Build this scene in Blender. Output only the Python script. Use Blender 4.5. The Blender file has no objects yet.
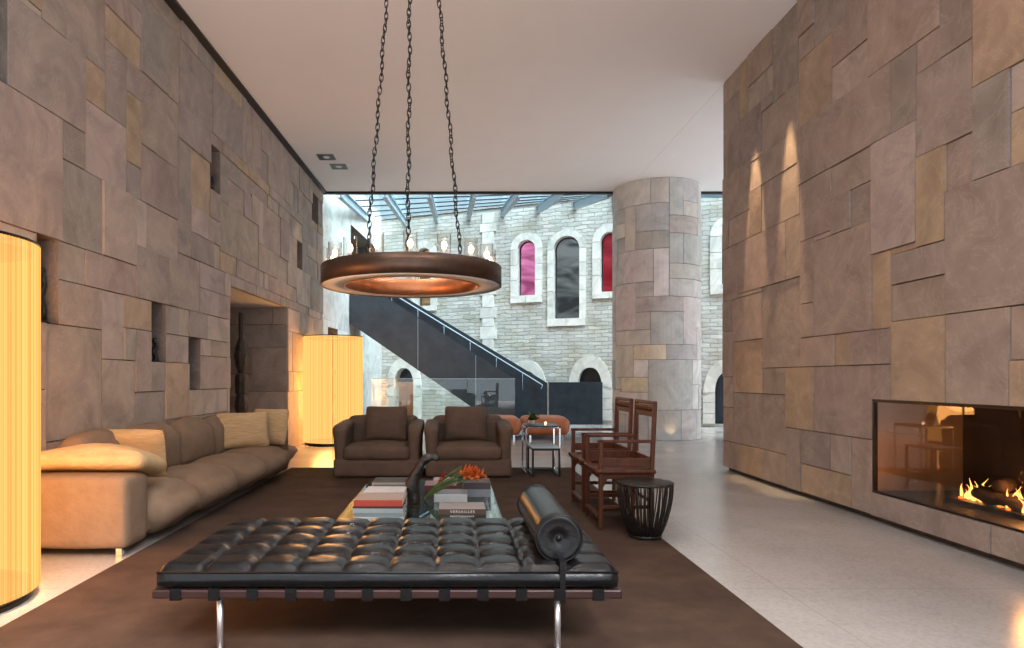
import bpy, bmesh, math, random
from mathutils import Vector, Matrix, noise as mnoise
from mathutils.geometry import tessellate_polygon

PI = math.pi
scene = bpy.context.scene
COL = scene.collection
EYE = 1.23          # camera height
F = 650.0           # focal length in pixels of a 1024 px wide frame
VX, VY = 455.0, 378.0


# ------------------------------------------------------------------ materials
def new_mat(name):
    m = bpy.data.materials.new(name)
    m.use_nodes = True
    nt = m.node_tree
    for n in list(nt.nodes):
        nt.nodes.remove(n)
    out = nt.nodes.new('ShaderNodeOutputMaterial')
    return m, nt, out


def N(nt, kind, **kw):
    n = nt.nodes.new(kind)
    for k, v in kw.items():
        if k == 'op':
            n.operation = v
        elif hasattr(n, k) and k not in ('inputs',):
            setattr(n, k, v)
        else:
            n.inputs[k].default_value = v
    return n


def link(nt, a, ao, b, bi):
    nt.links.new(a.outputs[ao], b.inputs[bi])


def bsdf(nt, out, color=(.5, .5, .5), rough=.5, metal=0.0, spec=.5, **kw):
    b = nt.nodes.new('ShaderNodeBsdfPrincipled')
    b.inputs['Base Color'].default_value = (*color, 1)
    b.inputs['Roughness'].default_value = rough
    b.inputs['Metallic'].default_value = metal
    b.inputs['Specular IOR Level'].default_value = spec
    for k, v in kw.items():
        b.inputs[k].default_value = v
    nt.links.new(b.outputs[0], out.inputs[0])
    return b


def ramp(nt, stops):
    r = nt.nodes.new('ShaderNodeValToRGB')
    e = r.color_ramp.elements
    while len(e) < len(stops):
        e.new(.5)
    for i, (p, c) in enumerate(stops):
        e[i].position = p
        e[i].color = (*c, 1) if len(c) == 3 else c
    return r


def mat_noise(name, c1, c2, scale=6.0, rough=.6, metal=0.0, bump=.0, bscale=40.0, spec=.5, stretch=None, **kw):
    """two-tone procedural surface with optional bump"""
    m, nt, out = new_mat(name)
    b = bsdf(nt, out, c1, rough, metal, spec, **kw)
    tc = N(nt, 'ShaderNodeTexCoord')
    src, so = tc, 'Object'
    if stretch:
        mp = N(nt, 'ShaderNodeMapping')
        mp.inputs['Scale'].default_value = stretch
        link(nt, tc, 'Object', mp, 0)
        src, so = mp, 0
    no = N(nt, 'ShaderNodeTexNoise', Scale=scale, Detail=5.0, Roughness=.6)
    link(nt, src, so, no, 'Vector')
    r = ramp(nt, [(.3, c1), (.7, c2)])
    link(nt, no, 0, r, 0)
    link(nt, r, 0, b, 'Base Color')
    if bump:
        n2 = N(nt, 'ShaderNodeTexNoise', Scale=bscale, Detail=4.0)
        link(nt, src, so, n2, 'Vector')
        bp = N(nt, 'ShaderNodeBump', Strength=bump, Distance=.02)
        link(nt, n2, 0, bp, 'Height')
        link(nt, bp, 0, b, 'Normal')
    return m


def mat_stone(name, rough=.72, bump=.25, vein=.5):
    """stone cladding: every slab carries its own tint and a seed that shifts its grain"""
    m, nt, out = new_mat(name)
    b = bsdf(nt, out, (.4, .3, .25), rough, spec=.35)
    at = N(nt, 'ShaderNodeAttribute', attribute_name='tint')
    sd = N(nt, 'ShaderNodeAttribute', attribute_name='seed')
    tc = N(nt, 'ShaderNodeTexCoord')
    mul = N(nt, 'ShaderNodeVectorMath', operation='SCALE')
    mul.inputs['Scale'].default_value = 17.0
    link(nt, sd, 'Color', mul, 0)
    add = N(nt, 'ShaderNodeVectorMath', operation='ADD')
    link(nt, tc, 'Object', add, 0)
    link(nt, mul, 0, add, 1)
    n1 = N(nt, 'ShaderNodeTexNoise', Scale=2.2, Detail=7.0, Roughness=.62, Distortion=1.2)
    link(nt, add, 0, n1, 'Vector')
    r1 = ramp(nt, [(.25, (.68, .65, .62)), (.5, (.98, .96, .94)), (.75, (1.24, 1.20, 1.14))])
    link(nt, n1, 0, r1, 0)
    mx = N(nt, 'ShaderNodeMix', data_type='RGBA', blend_type='MULTIPLY')
    mx.inputs[0].default_value = 1
    link(nt, at, 'Color', mx, 6)
    link(nt, r1, 0, mx, 7)
    # pale veins and blotches
    wv = N(nt, 'ShaderNodeTexNoise', Scale=1.3, Detail=9.0, Roughness=.7, Distortion=2.5)
    link(nt, add, 0, wv, 'Vector')
    r2 = ramp(nt, [(.485, (0, 0, 0)), (.5, (1, 1, 1)), (.515, (0, 0, 0))])
    link(nt, wv, 0, r2, 0)
    sc = N(nt, 'ShaderNodeMath', op='MULTIPLY')
    link(nt, r2, 0, sc, 0)
    sc.inputs[1].default_value = .34 * vein
    mx2 = N(nt, 'ShaderNodeMix', data_type='RGBA', blend_type='MIX')
    link(nt, sc, 0, mx2, 0)
    link(nt, mx, 2, mx2, 6)
    mx2.inputs[7].default_value = (.72, .66, .58, 1)
    link(nt, mx2, 2, b, 'Base Color')
    n2 = N(nt, 'ShaderNodeTexNoise', Scale=38.0, Detail=5.0, Roughness=.65)
    link(nt, add, 0, n2, 'Vector')
    bp = N(nt, 'ShaderNodeBump', Strength=bump, Distance=.01)
    link(nt, n2, 0, bp, 'Height')
    link(nt, bp, 0, b, 'Normal')
    return m


def mat_brick(name):
    """coursed rough limestone of the old facade"""
    m, nt, out = new_mat(name)
    b = bsdf(nt, out, (.5, .48, .44), .9, spec=.2)
    uv = N(nt, 'ShaderNodeAttribute', attribute_name='wallpos')
    br = N(nt, 'ShaderNodeTexBrick', offset=.5, squash=1.0)
    br.inputs['Scale'].default_value = 1.0
    br.inputs['Brick Width'].default_value = .36
    br.inputs['Row Height'].default_value = .105
    br.inputs['Mortar Size'].default_value = .012
    br.inputs['Mortar Smooth'].default_value = .6
    br.inputs['Bias'].default_value = 0
    br.inputs['Color1'].default_value = (.64, .60, .545, 1)
    br.inputs['Color2'].default_value = (.46, .44, .40, 1)
    br.inputs['Mortar'].default_value = (.43, .415, .385, 1)
    nz = N(nt, 'ShaderNodeTexNoise', Scale=1.6, Detail=6.0)
    link(nt, uv, 'Vector', nz, 'Vector')
    dn = N(nt, 'ShaderNodeTexNoise', Scale=4.0, Detail=5.0)
    link(nt, uv, 'Vector', dn, 'Vector')
    sub = N(nt, 'ShaderNodeVectorMath', operation='SUBTRACT')
    link(nt, dn, 'Color', sub, 0)
    sub.inputs[1].default_value = (.5, .5, .5)
    scl = N(nt, 'ShaderNodeVectorMath', operation='SCALE')
    scl.inputs['Scale'].default_value = .10
    link(nt, sub, 0, scl, 0)
    ad = N(nt, 'ShaderNodeVectorMath', operation='ADD')
    link(nt, uv, 'Vector', ad, 0)
    link(nt, scl, 0, ad, 1)
    link(nt, ad, 0, br, 'Vector')
    rr = ramp(nt, [(.3, (.85, .80, .70)), (.55, (1, 1, 1)), (.8, (1.15, 1.14, 1.12))])
    link(nt, nz, 0, rr, 0)
    mx = N(nt, 'ShaderNodeMix', data_type='RGBA', blend_type='MULTIPLY')
    mx.inputs[0].default_value = 1
    link(nt, br, 'Color', mx, 6)
    link(nt, rr, 0, mx, 7)
    link(nt, mx, 2, b, 'Base Color')
    n2 = N(nt, 'ShaderNodeTexNoise', Scale=14.0, Detail=6.0, Roughness=.7)
    link(nt, uv, 'Vector', n2, 'Vector')
    m2 = N(nt, 'ShaderNodeMath', op='MULTIPLY')
    link(nt, n2, 0, m2, 0)
    m2.inputs[1].default_value = .9
    s2 = N(nt, 'ShaderNodeMath', op='SUBTRACT')
    link(nt, m2, 0, s2, 0)
    link(nt, br, 'Fac', s2, 1)
    bp = N(nt, 'ShaderNodeBump', Strength=.8, Distance=.04)
    link(nt, s2, 0, bp, 'Height')
    link(nt, bp, 0, b, 'Normal')
    return m


def mat_glass(name, tint=(1, 1, 1), ior=1.5, rough=0.0, boost=1.0):
    """thin clear glass: passes what lies behind and mirrors by the Fresnel law"""
    m, nt, out = new_mat(name)
    t = N(nt, 'ShaderNodeBsdfTransparent')
    t.inputs[0].default_value = (*tint, 1)
    g = N(nt, 'ShaderNodeBsdfGlossy', Roughness=rough)
    geo = N(nt, 'ShaderNodeNewGeometry')
    dp = N(nt, 'ShaderNodeVectorMath', operation='DOT_PRODUCT')
    link(nt, geo, 'Incoming', dp, 0)
    link(nt, geo, 'Normal', dp, 1)
    ab = N(nt, 'ShaderNodeMath', op='ABSOLUTE')
    link(nt, dp, 'Value', ab, 0)
    om = N(nt, 'ShaderNodeMath', op='SUBTRACT')
    om.inputs[0].default_value = 1.0
    link(nt, ab, 0, om, 1)
    pw = N(nt, 'ShaderNodeMath', op='POWER')
    link(nt, om, 0, pw, 0)
    pw.inputs[1].default_value = 5.0
    r0 = ((ior - 1) / (ior + 1)) ** 2
    ma = N(nt, 'ShaderNodeMath', op='MULTIPLY_ADD')
    link(nt, pw, 0, ma, 0)
    ma.inputs[1].default_value = 1 - r0
    ma.inputs[2].default_value = r0
    mu = N(nt, 'ShaderNodeMath', op='MULTIPLY', use_clamp=True)
    link(nt, ma, 0, mu, 0)
    mu.inputs[1].default_value = boost
    mx = N(nt, 'ShaderNodeMixShader')
    link(nt, mu, 0, mx, 0)
    link(nt, t, 0, mx, 1)
    link(nt, g, 0, mx, 2)
    link(nt, mx, 0, out, 0)
    return m


def mat_emit(name, color, strength):
    m, nt, out = new_mat(name)
    e = N(nt, 'ShaderNodeEmission', Strength=strength)
    e.inputs[0].default_value = (*color, 1)
    link(nt, e, 0, out, 0)
    return m


def mat_shade(name, strength):
    """pleated ribbon shade lit from inside: the ribbons let through different amounts of light"""
    m, nt, out = new_mat(name)
    tc = N(nt, 'ShaderNodeTexCoord')
    sp = N(nt, 'ShaderNodeSeparateXYZ')
    link(nt, tc, 'Object', sp, 0)
    an = N(nt, 'ShaderNodeMath', op='ARCTAN2')
    link(nt, sp, 'Y', an, 0)
    link(nt, sp, 'X', an, 1)
    n1 = N(nt, 'ShaderNodeTexNoise', noise_dimensions='1D', Scale=26.0, Detail=4.0, Roughness=.75)
    link(nt, an, 0, n1, 'W')
    r = ramp(nt, [(.28, (.34, .12, .02)), (.46, (.78, .36, .085)), (.72, (1.05, .62, .22))])
    link(nt, n1, 0, r, 0)
    e = N(nt, 'ShaderNodeEmission', Strength=strength)
    link(nt, r, 0, e, 0)
    t = N(nt, 'ShaderNodeBsdfTransparent')
    t.inputs[0].default_value = (1.0, .82, .60, 1)
    mx = N(nt, 'ShaderNodeMixShader')
    mx.inputs[0].default_value = .22
    link(nt, e, 0, mx, 1)
    link(nt, t, 0, mx, 2)
    link(nt, mx, 0, out, 0)
    return m


M = {}
M['stone'] = mat_stone('stone_cladding')
M['limestone'] = mat_stone('pale_limestone', rough=.8, bump=.3, vein=.3)
M['mortar'] = mat_noise('dark_joint', (.06, .045, .035), (.09, .07, .055), 10, .95)
M['brick'] = mat_brick('coursed_stone')
M['paint'] = mat_noise('ceiling_paint', (.87, .87, .88), (.89, .89, .90), 2, .8)
M['black'] = mat_noise('black_metal', (.015, .015, .016), (.025, .024, .024), 20, .4, .4)
M['steel'] = mat_noise('blackened_steel', (.016, .021, .027), (.034, .041, .050), 3.5, .34, .55, spec=.5)
M['steel_near'] = mat_noise('brushed_grey_steel', (.022, .029, .037), (.040, .049, .059), 2.5, .40, .0, spec=.35)
M['white_steel'] = mat_noise('grey_painted_steel', (.34, .42, .48), (.40, .48, .53), 8, .5)
M['leg_chrome'] = mat_noise('brushed_chrome', (.80, .80, .81), (.86, .86, .87), 9, .38, .9)
M['chrome'] = mat_noise('polished_chrome', (.75, .75, .76), (.82, .82, .83), 9, .12, 1.0)
M['rug'] = mat_noise('brown_wool', (.052, .032, .023), (.088, .054, .038), 3.2, .95, bump=.5, bscale=300, spec=.1)
M['sofa'] = mat_noise('taupe_linen', (.205, .138, .092), (.25, .172, .117), 5, .9, bump=.8, bscale=11, spec=.15)
M['armchair'] = mat_noise('brown_suede', (.092, .060, .043), (.125, .082, .058), 6, .72, bump=.3, bscale=12, spec=.25)
M['pillow'] = mat_noise('ribbed_beige_linen', (.47, .32, .165), (.58, .42, .24), 9, .9, bump=.5, bscale=14, spec=.15, stretch=(1, 1, 5))
M['leather'] = mat_noise('black_leather', (.0035, .0035, .004), (.006, .0058, .006), 14, .27, bump=.08, bscale=60, spec=.28)
M['orange'] = mat_noise('orange_leather', (.40, .12, .045), (.50, .16, .06), 5, .45, bump=.1, bscale=40)
M['redwood'] = mat_noise('dark_red_hardwood', (.052, .0125, .0045), (.105, .030, .010), 7, .42, spec=.3, stretch=(6, 6, 1), bump=.05)
M['rail'] = mat_noise('rosewood', (.017, .005, .004), (.028, .009, .006), 8, .35, stretch=(1, 8, 8))
M['ebony'] = mat_noise('dark_carved_wood', (.004, .0028, .0022), (.014, .009, .006), 14, .45, bump=.7, bscale=22)
M['totem'] = mat_noise('weathered_carved_wood', (.022, .014, .009), (.075, .050, .033), 10, .6, bump=.8, bscale=26)
M['bronze'] = mat_noise('dark_bronze', (.060, .035, .024), (.10, .060, .042), 5, .42, .75)
M['copper'] = mat_noise('copper_lining', (.45, .17, .075), (.60, .25, .12), 9, .42, .85)
M['satin'] = mat_noise('satin_underside', (.84, .82, .80), (.88, .86, .84), 5, .6)
M['glass'] = mat_glass('clear_glass', (.95, .98, .97))
M['glass_clear'] = mat_glass('candle_glass', (.985, .97, .96), 1.35)
M['glass_table'] = mat_glass('table_glass', (.80, .90, .88), 1.75)
M['glass_fire'] = mat_glass('fire_glass', (.80, .76, .72), 1.55, boost=1.25)
M['skyglass'] = mat_glass('roof_glass', (.30, .41, .45), 1.3, boost=.5)
M['wick'] = mat_emit('bulb_glow', (1.0, .62, .28), 16.0)
M['shade'] = mat_shade('pleated_shade', 1.0)
M['lampbase'] = mat_noise('dark_lamp_metal', (.02, .013, .01), (.04, .027, .02), 6, .35, .7)
M['firebrick'] = mat_noise('soot_black_panel', (.012, .009, .008), (.03, .02, .016), 6, .5)
M['fire_side'] = mat_noise('bronzed_steel_panel', (.42, .26, .16), (.52, .34, .22), 2.0, .3, .5)
M['log'] = mat_noise('charred_log', (.02, .014, .011), (.10, .05, .03), 9, .9, bump=.8, bscale=20)
M['flame'] = mat_emit('flame', (1.0, .40, .10), 4.0)
M['ember'] = mat_emit('ember', (1.0, .20, .03), 2.2)
M['green'] = mat_noise('green_leaf', (.035, .075, .012), (.09, .14, .03), 9, .5)
M['orange_petal'] = mat_noise('orange_petal', (.50, .075, .015), (.75, .22, .05), 20, .5)
M['red_petal'] = mat_noise('crimson_petal', (.30, .01, .03), (.42, .02, .05), 20, .5)
M['paper'] = mat_noise('book_pages', (.62, .60, .56), (.70, .68, .64), 60, .85)
M['tealight'] = mat_emit('tealight_glow', (1.0, .72, .40), 6.0)
M['soil'] = mat_noise('white_ceramic', (.60, .58, .55), (.68, .66, .63), 9, .4)
M['door_dark'] = mat_noise('navy_door', (.012, .018, .03), (.02, .03, .05), 6, .5)
M['plaster'] = mat_noise('warm_plaster', (.52, .42, .34), (.60, .50, .41), 3, .9)
M['white_plaster'] = mat_noise('white_plaster', (.66, .66, .64), (.72, .72, .70), 4, .85)


def book_mat(name, c):
    k = 'book_' + name
    if k not in M:
        M[k] = mat_noise(k, c, tuple(min(1, x * 1.15) for x in c), 30, .55)
    return M[k]


def mat_floor():
    m, nt, out = new_mat('polished_terrazzo')
    b = bsdf(nt, out, (.5, .45, .4), .2, spec=.5)
    tc = N(nt, 'ShaderNodeTexCoord')
    n1 = N(nt, 'ShaderNodeTexNoise', Scale=.9, Detail=6.0, Roughness=.6)
    link(nt, tc, 'Object', n1, 'Vector')
    r1 = ramp(nt, [(.3, (.33, .305, .29)), (.7, (.41, .38, .36))])
    link(nt, n1, 0, r1, 0)
    v = N(nt, 'ShaderNodeTexVoronoi', Scale=55.0)
    link(nt, tc, 'Object', v, 'Vector')
    r2 = ramp(nt, [(.0, (.82, .80, .78)), (.5, (1, 1, 1)), (1, (1.12, 1.11, 1.1))])
    link(nt, v, 'Color', r2, 0)
    mx = N(nt, 'ShaderNodeMix', data_type='RGBA', blend_type='MULTIPLY')
    mx.inputs[0].default_value = .6
    link(nt, r1, 0, mx, 6)
    link(nt, r2, 0, mx, 7)
    # joints between the large floor panels
    br = N(nt, 'ShaderNodeTexBrick', offset=0.0)
    br.inputs['Scale'].default_value = 1.0
    br.inputs['Brick Width'].default_value = 1.9
    br.inputs['Row Height'].default_value = 1.9
    br.inputs['Mortar Size'].default_value = .004
    br.inputs['Color1'].default_value = (1, 1, 1, 1)
    br.inputs['Color2'].default_value = (1, 1, 1, 1)
    br.inputs['Mortar'].default_value = (.82, .80, .78, 1)
    link(nt, tc, 'Object', br, 'Vector')
    mx2 = N(nt, 'ShaderNodeMix', data_type='RGBA', blend_type='MULTIPLY')
    mx2.inputs[0].default_value = 1
    link(nt, mx, 2, mx2, 6)
    link(nt, br, 'Color', mx2, 7)
    link(nt, mx2, 2, b, 'Base Color')
    r3 = ramp(nt, [(.3, (.16, .16, .16)), (.7, (.28, .28, .28))])
    link(nt, n1, 0, r3, 0)
    link(nt, r3, 0, b, 'Roughness')
    return m


M['floor'] = mat_floor()


def mat_window(name, base, hot, strength):
    """leaded window pane, faintly lit from the coloured room behind"""
    m, nt, out = new_mat(name)
    tc = N(nt, 'ShaderNodeTexCoord')
    mp = N(nt, 'ShaderNodeMapping')
    mp.inputs['Scale'].default_value = (.5, .5, 1.6)
    link(nt, tc, 'Object', mp, 0)
    n1 = N(nt, 'ShaderNodeTexNoise', Scale=1.5, Detail=2.0, Distortion=.8)
    link(nt, mp, 0, n1, 'Vector')
    r = ramp(nt, [(.35, base), (.62, hot)])
    link(nt, n1, 0, r, 0)
    e = N(nt, 'ShaderNodeEmission', Strength=strength)
    link(nt, r, 0, e, 0)
    g = N(nt, 'ShaderNodeBsdfGlossy', Roughness=.08)
    g.inputs[0].default_value = (.5, .5, .5, 1)
    fr = N(nt, 'ShaderNodeFresnel', IOR=1.5)
    mx = N(nt, 'ShaderNodeMixShader')
    link(nt, fr, 0, mx, 0)
    link(nt, e, 0, mx, 1)
    link(nt, g, 0, mx, 2)
    link(nt, mx, 0, out, 0)
    return m


M['pane_pink'] = mat_window('pink_pane', (.14, .003, .045), (.95, .30, .62), .55)
M['pane_grey'] = mat_window('grey_pane', (.035, .045, .05), (.20, .23, .24), .6)
M['pane_red'] = mat_window('red_pane', (.20, .006, .015), (.42, .04, .06), .55)
M['pane_warm'] = mat_window('warm_pane', (.05, .045, .04), (.5, .33, .18), .6)


# ------------------------------------------------------------------ mesh tools
class MB:
    """collects shapes for ONE mesh object"""

    def __init__(self):
        self.v, self.f, self.mi, self.sm = [], [], [], []
        self.tint, self.seed = [], []

    def face(self, pts, mi=0, smooth=False, tint=None, seed=0.0):
        i = len(self.v)
        self.v.extend(Vector(p) for p in pts)
        self.f.append(tuple(range(i, i + len(pts))))
        self.mi.append(mi)
        self.sm.append(smooth)
        self.tint.append(tint or (1, 1, 1))
        self.seed.append(seed)

    def poly(self, verts, faces, mi=0, smooth=False, tint=None, seed=0.0):
        i = len(self.v)
        self.v.extend(Vector(p) for p in verts)
        for f in faces:
            self.f.append(tuple(i + k for k in f))
            self.mi.append(mi)
            self.sm.append(smooth)
            self.tint.append(tint or (1, 1, 1))
            self.seed.append(seed)

    def box(self, lo, hi, mi=0, mat=None, tint=None, seed=0.0):
        x0, y0, z0 = lo
        x1, y1, z1 = hi
        vs = [Vector(p) for p in ((x0, y0, z0), (x1, y0, z0), (x1, y1, z0), (x0, y1, z0),
                                  (x0, y0, z1), (x1, y0, z1), (x1, y1, z1), (x0, y1, z1))]
        if mat:
            vs = [mat @ p for p in vs]
        self.poly(vs, [(0, 3, 2, 1), (4, 5, 6, 7), (0, 1, 5, 4), (1, 2, 6, 5), (2, 3, 7, 6), (3, 0, 4, 7)], mi, False, tint, seed)
        return self

    def bar(self, p0, p1, w, h, up=(0, 0, 1), mi=0):
        p0, p1 = Vector(p0), Vector(p1)
        d = (p1 - p0).normalized()
        u = Vector(up)
        if abs(d.dot(u)) > .98:
            u = Vector((1, 0, 0))
        s = d.cross(u).normalized()
        u = s.cross(d).normalized()
        vs = []
        for p in (p0, p1):
            for a, b in ((-1, -1), (1, -1), (1, 1), (-1, 1)):
                vs.append(p + s * a * w / 2 + u * b * h / 2)
        self.poly(vs, [(3, 2, 1, 0), (4, 5, 6, 7), (0, 1, 5, 4), (1, 2, 6, 5), (2, 3, 7, 6), (3, 0, 4, 7)], mi)
        return self

    def tube(self, pts, r, seg=10, mi=0, closed=False, caps=True):
        pts = [Vector(p) for p in pts]
        n = len(pts)
        rs = r if isinstance(r, (list, tuple)) else [r] * n
        t0 = (pts[1] - pts[0]).normalized()
        u = t0.cross(Vector((0, 0, 1)))
        if u.length < .05:
            u = t0.cross(Vector((1, 0, 0)))
        u.normalize()
        vs, fs = [], []
        for i, p in enumerate(pts):
            if closed:
                t = (pts[(i + 1) % n] - pts[i - 1]).normalized()
            elif i == 0:
                t = t0
            elif i == n - 1:
                t = (pts[-1] - pts[-2]).normalized()
            else:
                t = (pts[i + 1] - pts[i - 1]).normalized()
            u = (u - t * u.dot(t)).normalized()
            w = t.cross(u)
            for k in range(seg):
                a = 2 * PI * k / seg
                vs.append(p + (u * math.cos(a) + w * math.sin(a)) * rs[i])
        m = n if closed else n - 1
        for i in range(m):
            j = (i + 1) % n
            for k in range(seg):
                l = (k + 1) % seg
                fs.append((i * seg + k, i * seg + l, j * seg + l, j * seg + k))
        if caps and not closed:
            fs.append(tuple(reversed(range(seg))))
            fs.append(tuple((n - 1) * seg + k for k in range(seg)))
        self.poly(vs, fs, mi, True)
        return self

    def lathe(self, prof, c=(0, 0, 0), seg=48, mi=0, close=False, smooth=True, axis='Z'):
        """profile of (radius, height)"""
        vs, fs = [], []
        n = len(prof)
        for r, h in prof:
            for k in range(seg):
                a = 2 * PI * k / seg
                if axis == 'Z':
                    vs.append(Vector(c) + Vector((r * math.cos(a), r * math.sin(a), h)))
                else:
                    vs.append(Vector(c) + Vector((r * math.cos(a), h, r * math.sin(a))))
        for i in range(n if close else n - 1):
            j = (i + 1) % n
            for k in range(seg):
                l = (k + 1) % seg
                fs.append((i * seg + k, i * seg + l, j * seg + l, j * seg + k))
        self.poly(vs, fs, mi, smooth)
        return self

    def grid(self, nu, nv, fn, mi=0, smooth=True, wrap=False):
        vs = [Vector(fn(i / nu, j / nv)) for j in range(nv + 1) for i in range(nu + 1)]
        fs = [(j * (nu + 1) + i, j * (nu + 1) + i + 1, (j + 1) * (nu + 1) + i + 1, (j + 1) * (nu + 1) + i)
              for j in range(nv) for i in range(nu)]
        self.poly(vs, fs, mi, smooth)
        return self

    def ball(self, c, r, seg=12, mi=0, sc=(1, 1, 1)):
        vs, fs = [], []
        c = Vector(c)
        n = seg // 2
        for j in range(n + 1):
            th = PI * j / n
            for k in range(seg):
                a = 2 * PI * k / seg
                vs.append(c + Vector((r * math.sin(th) * math.cos(a) * sc[0], r * math.sin(th) * math.sin(a) * sc[1], r * math.cos(th) * sc[2])))
        for j in range(n):
            for k in range(seg):
                l = (k + 1) % seg
                fs.append((j * seg + k, (j + 1) * seg + k, (j + 1) * seg + l, j * seg + l))
        self.poly(vs, fs, mi, True)
        return self

    def build(self, name, mats, parent=None, loc=(0, 0, 0), rot=(0, 0, 0), attrs=False, bevel=0, bseg=2, subsurf=0, weld=True):
        me = bpy.data.meshes.new(name)
        me.from_pydata([tuple(p) for p in self.v], [], self.f)
        for i, p in enumerate(me.polygons):
            p.material_index = self.mi[i]
            p.use_smooth = self.sm[i]
        if attrs:
            ca = me.attributes.new('tint', 'FLOAT_COLOR', 'CORNER')
            cs = me.attributes.new('seed', 'FLOAT_COLOR', 'CORNER')
            for i, p in enumerate(me.polygons):
                t, s = self.tint[i], self.seed[i]
                for li in p.loop_indices:
                    ca.data[li].color = (*t, 1)
                    cs.data[li].color = (s, (s * 7.31) % 1, (s * 3.77) % 1, 1)
        if weld and not attrs:
            bm = bmesh.new()
            bm.from_mesh(me)
            bmesh.ops.remove_doubles(bm, verts=bm.verts, dist=1e-5)
            bmesh.ops.recalc_face_normals(bm, faces=bm.faces)
            bm.to_mesh(me)
            bm.free()
        for m in (mats if isinstance(mats, (list, tuple)) else [mats]):
            me.materials.append(m if not isinstance(m, str) else M[m])
        o = bpy.data.objects.new(name, me)
        COL.objects.link(o)
        if parent:
            o.parent = parent
        o.location = loc
        o.rotation_euler = rot
        if bevel:
            b = o.modifiers.new('Bevel', 'BEVEL')
            b.width = bevel
            b.segments = bseg
            b.limit_method = 'ANGLE'
        if subsurf:
            s = o.modifiers.new('Subdivision', 'SUBSURF')
            s.levels = s.render_levels = subsurf
        return o


def thing(name, label, cat, loc=(0, 0, 0), rz=0.0, group=None):
    o = bpy.data.objects.new(name, None)
    COL.objects.link(o)
    o.location = loc
    o.rotation_euler = (0, 0, rz)
    o.empty_display_size = .1
    return tag(o, label, cat, group)


def tag(o, label, cat, group=None):
    o['label'] = label
    o['category'] = cat
    if group:
        o['group'] = group
    return o


def struct(o):
    o['kind'] = 'structure'
    return o


def root_struct(name, loc=(0, 0, 0), rz=0.0):
    o = bpy.data.objects.new(name, None)
    COL.objects.link(o)
    o.location = loc
    o.rotation_euler = (0, 0, rz)
    return struct(o)


def light(kind, name, loc, energy, color, rot=(0, 0, 0), **kw):
    l = bpy.data.lights.new(name, kind)
    l.energy = energy
    l.color = color
    for k, v in kw.items():
        setattr(l, k, v)
    o = bpy.data.objects.new(name, l)
    COL.objects.link(o)
    o.location = loc
    o.rotation_euler = rot
    return o


def dup(root, loc=None, rz=None, label=None):
    r = root.copy()
    COL.objects.link(r)
    if loc is not None:
        r.location = loc
    if rz is not None:
        r.rotation_euler = (0, 0, rz)
    if label:
        r['label'] = label
    for ch in list(root.children):
        c = ch.copy()
        COL.objects.link(c)
        c.parent = r
        for g in list(ch.children):
            d = g.copy()
            COL.objects.link(d)
            d.parent = c
    return r


def cushion_mb(sx, sy, sz, r=.06, puff=.03, n=14, wob=.006, seed=0, fn=None, side=.5):
    """soft block centred on the origin; sizes are full extents"""
    mb = MB()
    h = Vector((sx / 2, sy / 2, sz / 2))
    r = min(r, min(h) * .98)
    idx = {}
    vs, fs = [], []

    def dens(L):
        return max(6, min(26, int(L / .045)))
    nn = (dens(sx), dens(sy), dens(sz))

    def vert(i, j, k):
        key = (i, j, k)
        if key in idx:
            return idx[key]
        q = Vector((2 * i / nn[0] - 1, 2 * j / nn[1] - 1, 2 * k / nn[2] - 1))
        # denser sampling near the rounded edges
        q = Vector([math.copysign(1 - (1 - abs(t)) ** 1.35, t) for t in q])
        p = Vector((q.x * h.x, q.y * h.y, q.z * h.z))
        inner = Vector([max(-(h[a] - r), min(h[a] - r, p[a])) for a in range(3)])
        d = p - inner
        if d.length > 1e-9:
            p = inner + d.normalized() * r
        p.z += math.copysign(1, q.z) * puff * (1 - q.x ** 2) * (1 - q.y ** 2) * abs(q.z)
        p.y += q.y * puff * side * (1 - q.x ** 2) * (1 - q.z ** 2)
        p.x += q.x * puff * min(.5, side * 2 + .2) * (1 - q.y ** 2) * (1 - q.z ** 2)
        if wob:
            nv = mnoise.noise_vector(p * 5.5 + Vector((seed * 3.1, seed * 1.7, seed)))
            p += nv * wob
            nv = mnoise.noise_vector(p * 14 + Vector((seed, seed * 2.7, 0)))
            p += nv * wob * .5
        if fn:
            p = Vector(fn(p, q))
        idx[key] = len(vs)
        vs.append(p)
        return idx[key]
    for a in range(3):
        b, c = (a + 1) % 3, (a + 2) % 3
        for side in (0, nn[a]):
            for i in range(nn[b]):
                for j in range(nn[c]):
                    quad = []
                    for di, dj in ((0, 0), (1, 0), (1, 1), (0, 1)):
                        k = [0, 0, 0]
                        k[a], k[b], k[c] = side, i + di, j + dj
                        quad.append(vert(*k))
                    fs.append(tuple(quad if side else reversed(quad)))
    mb.poly(vs, fs, 0, True)
    return mb


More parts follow.
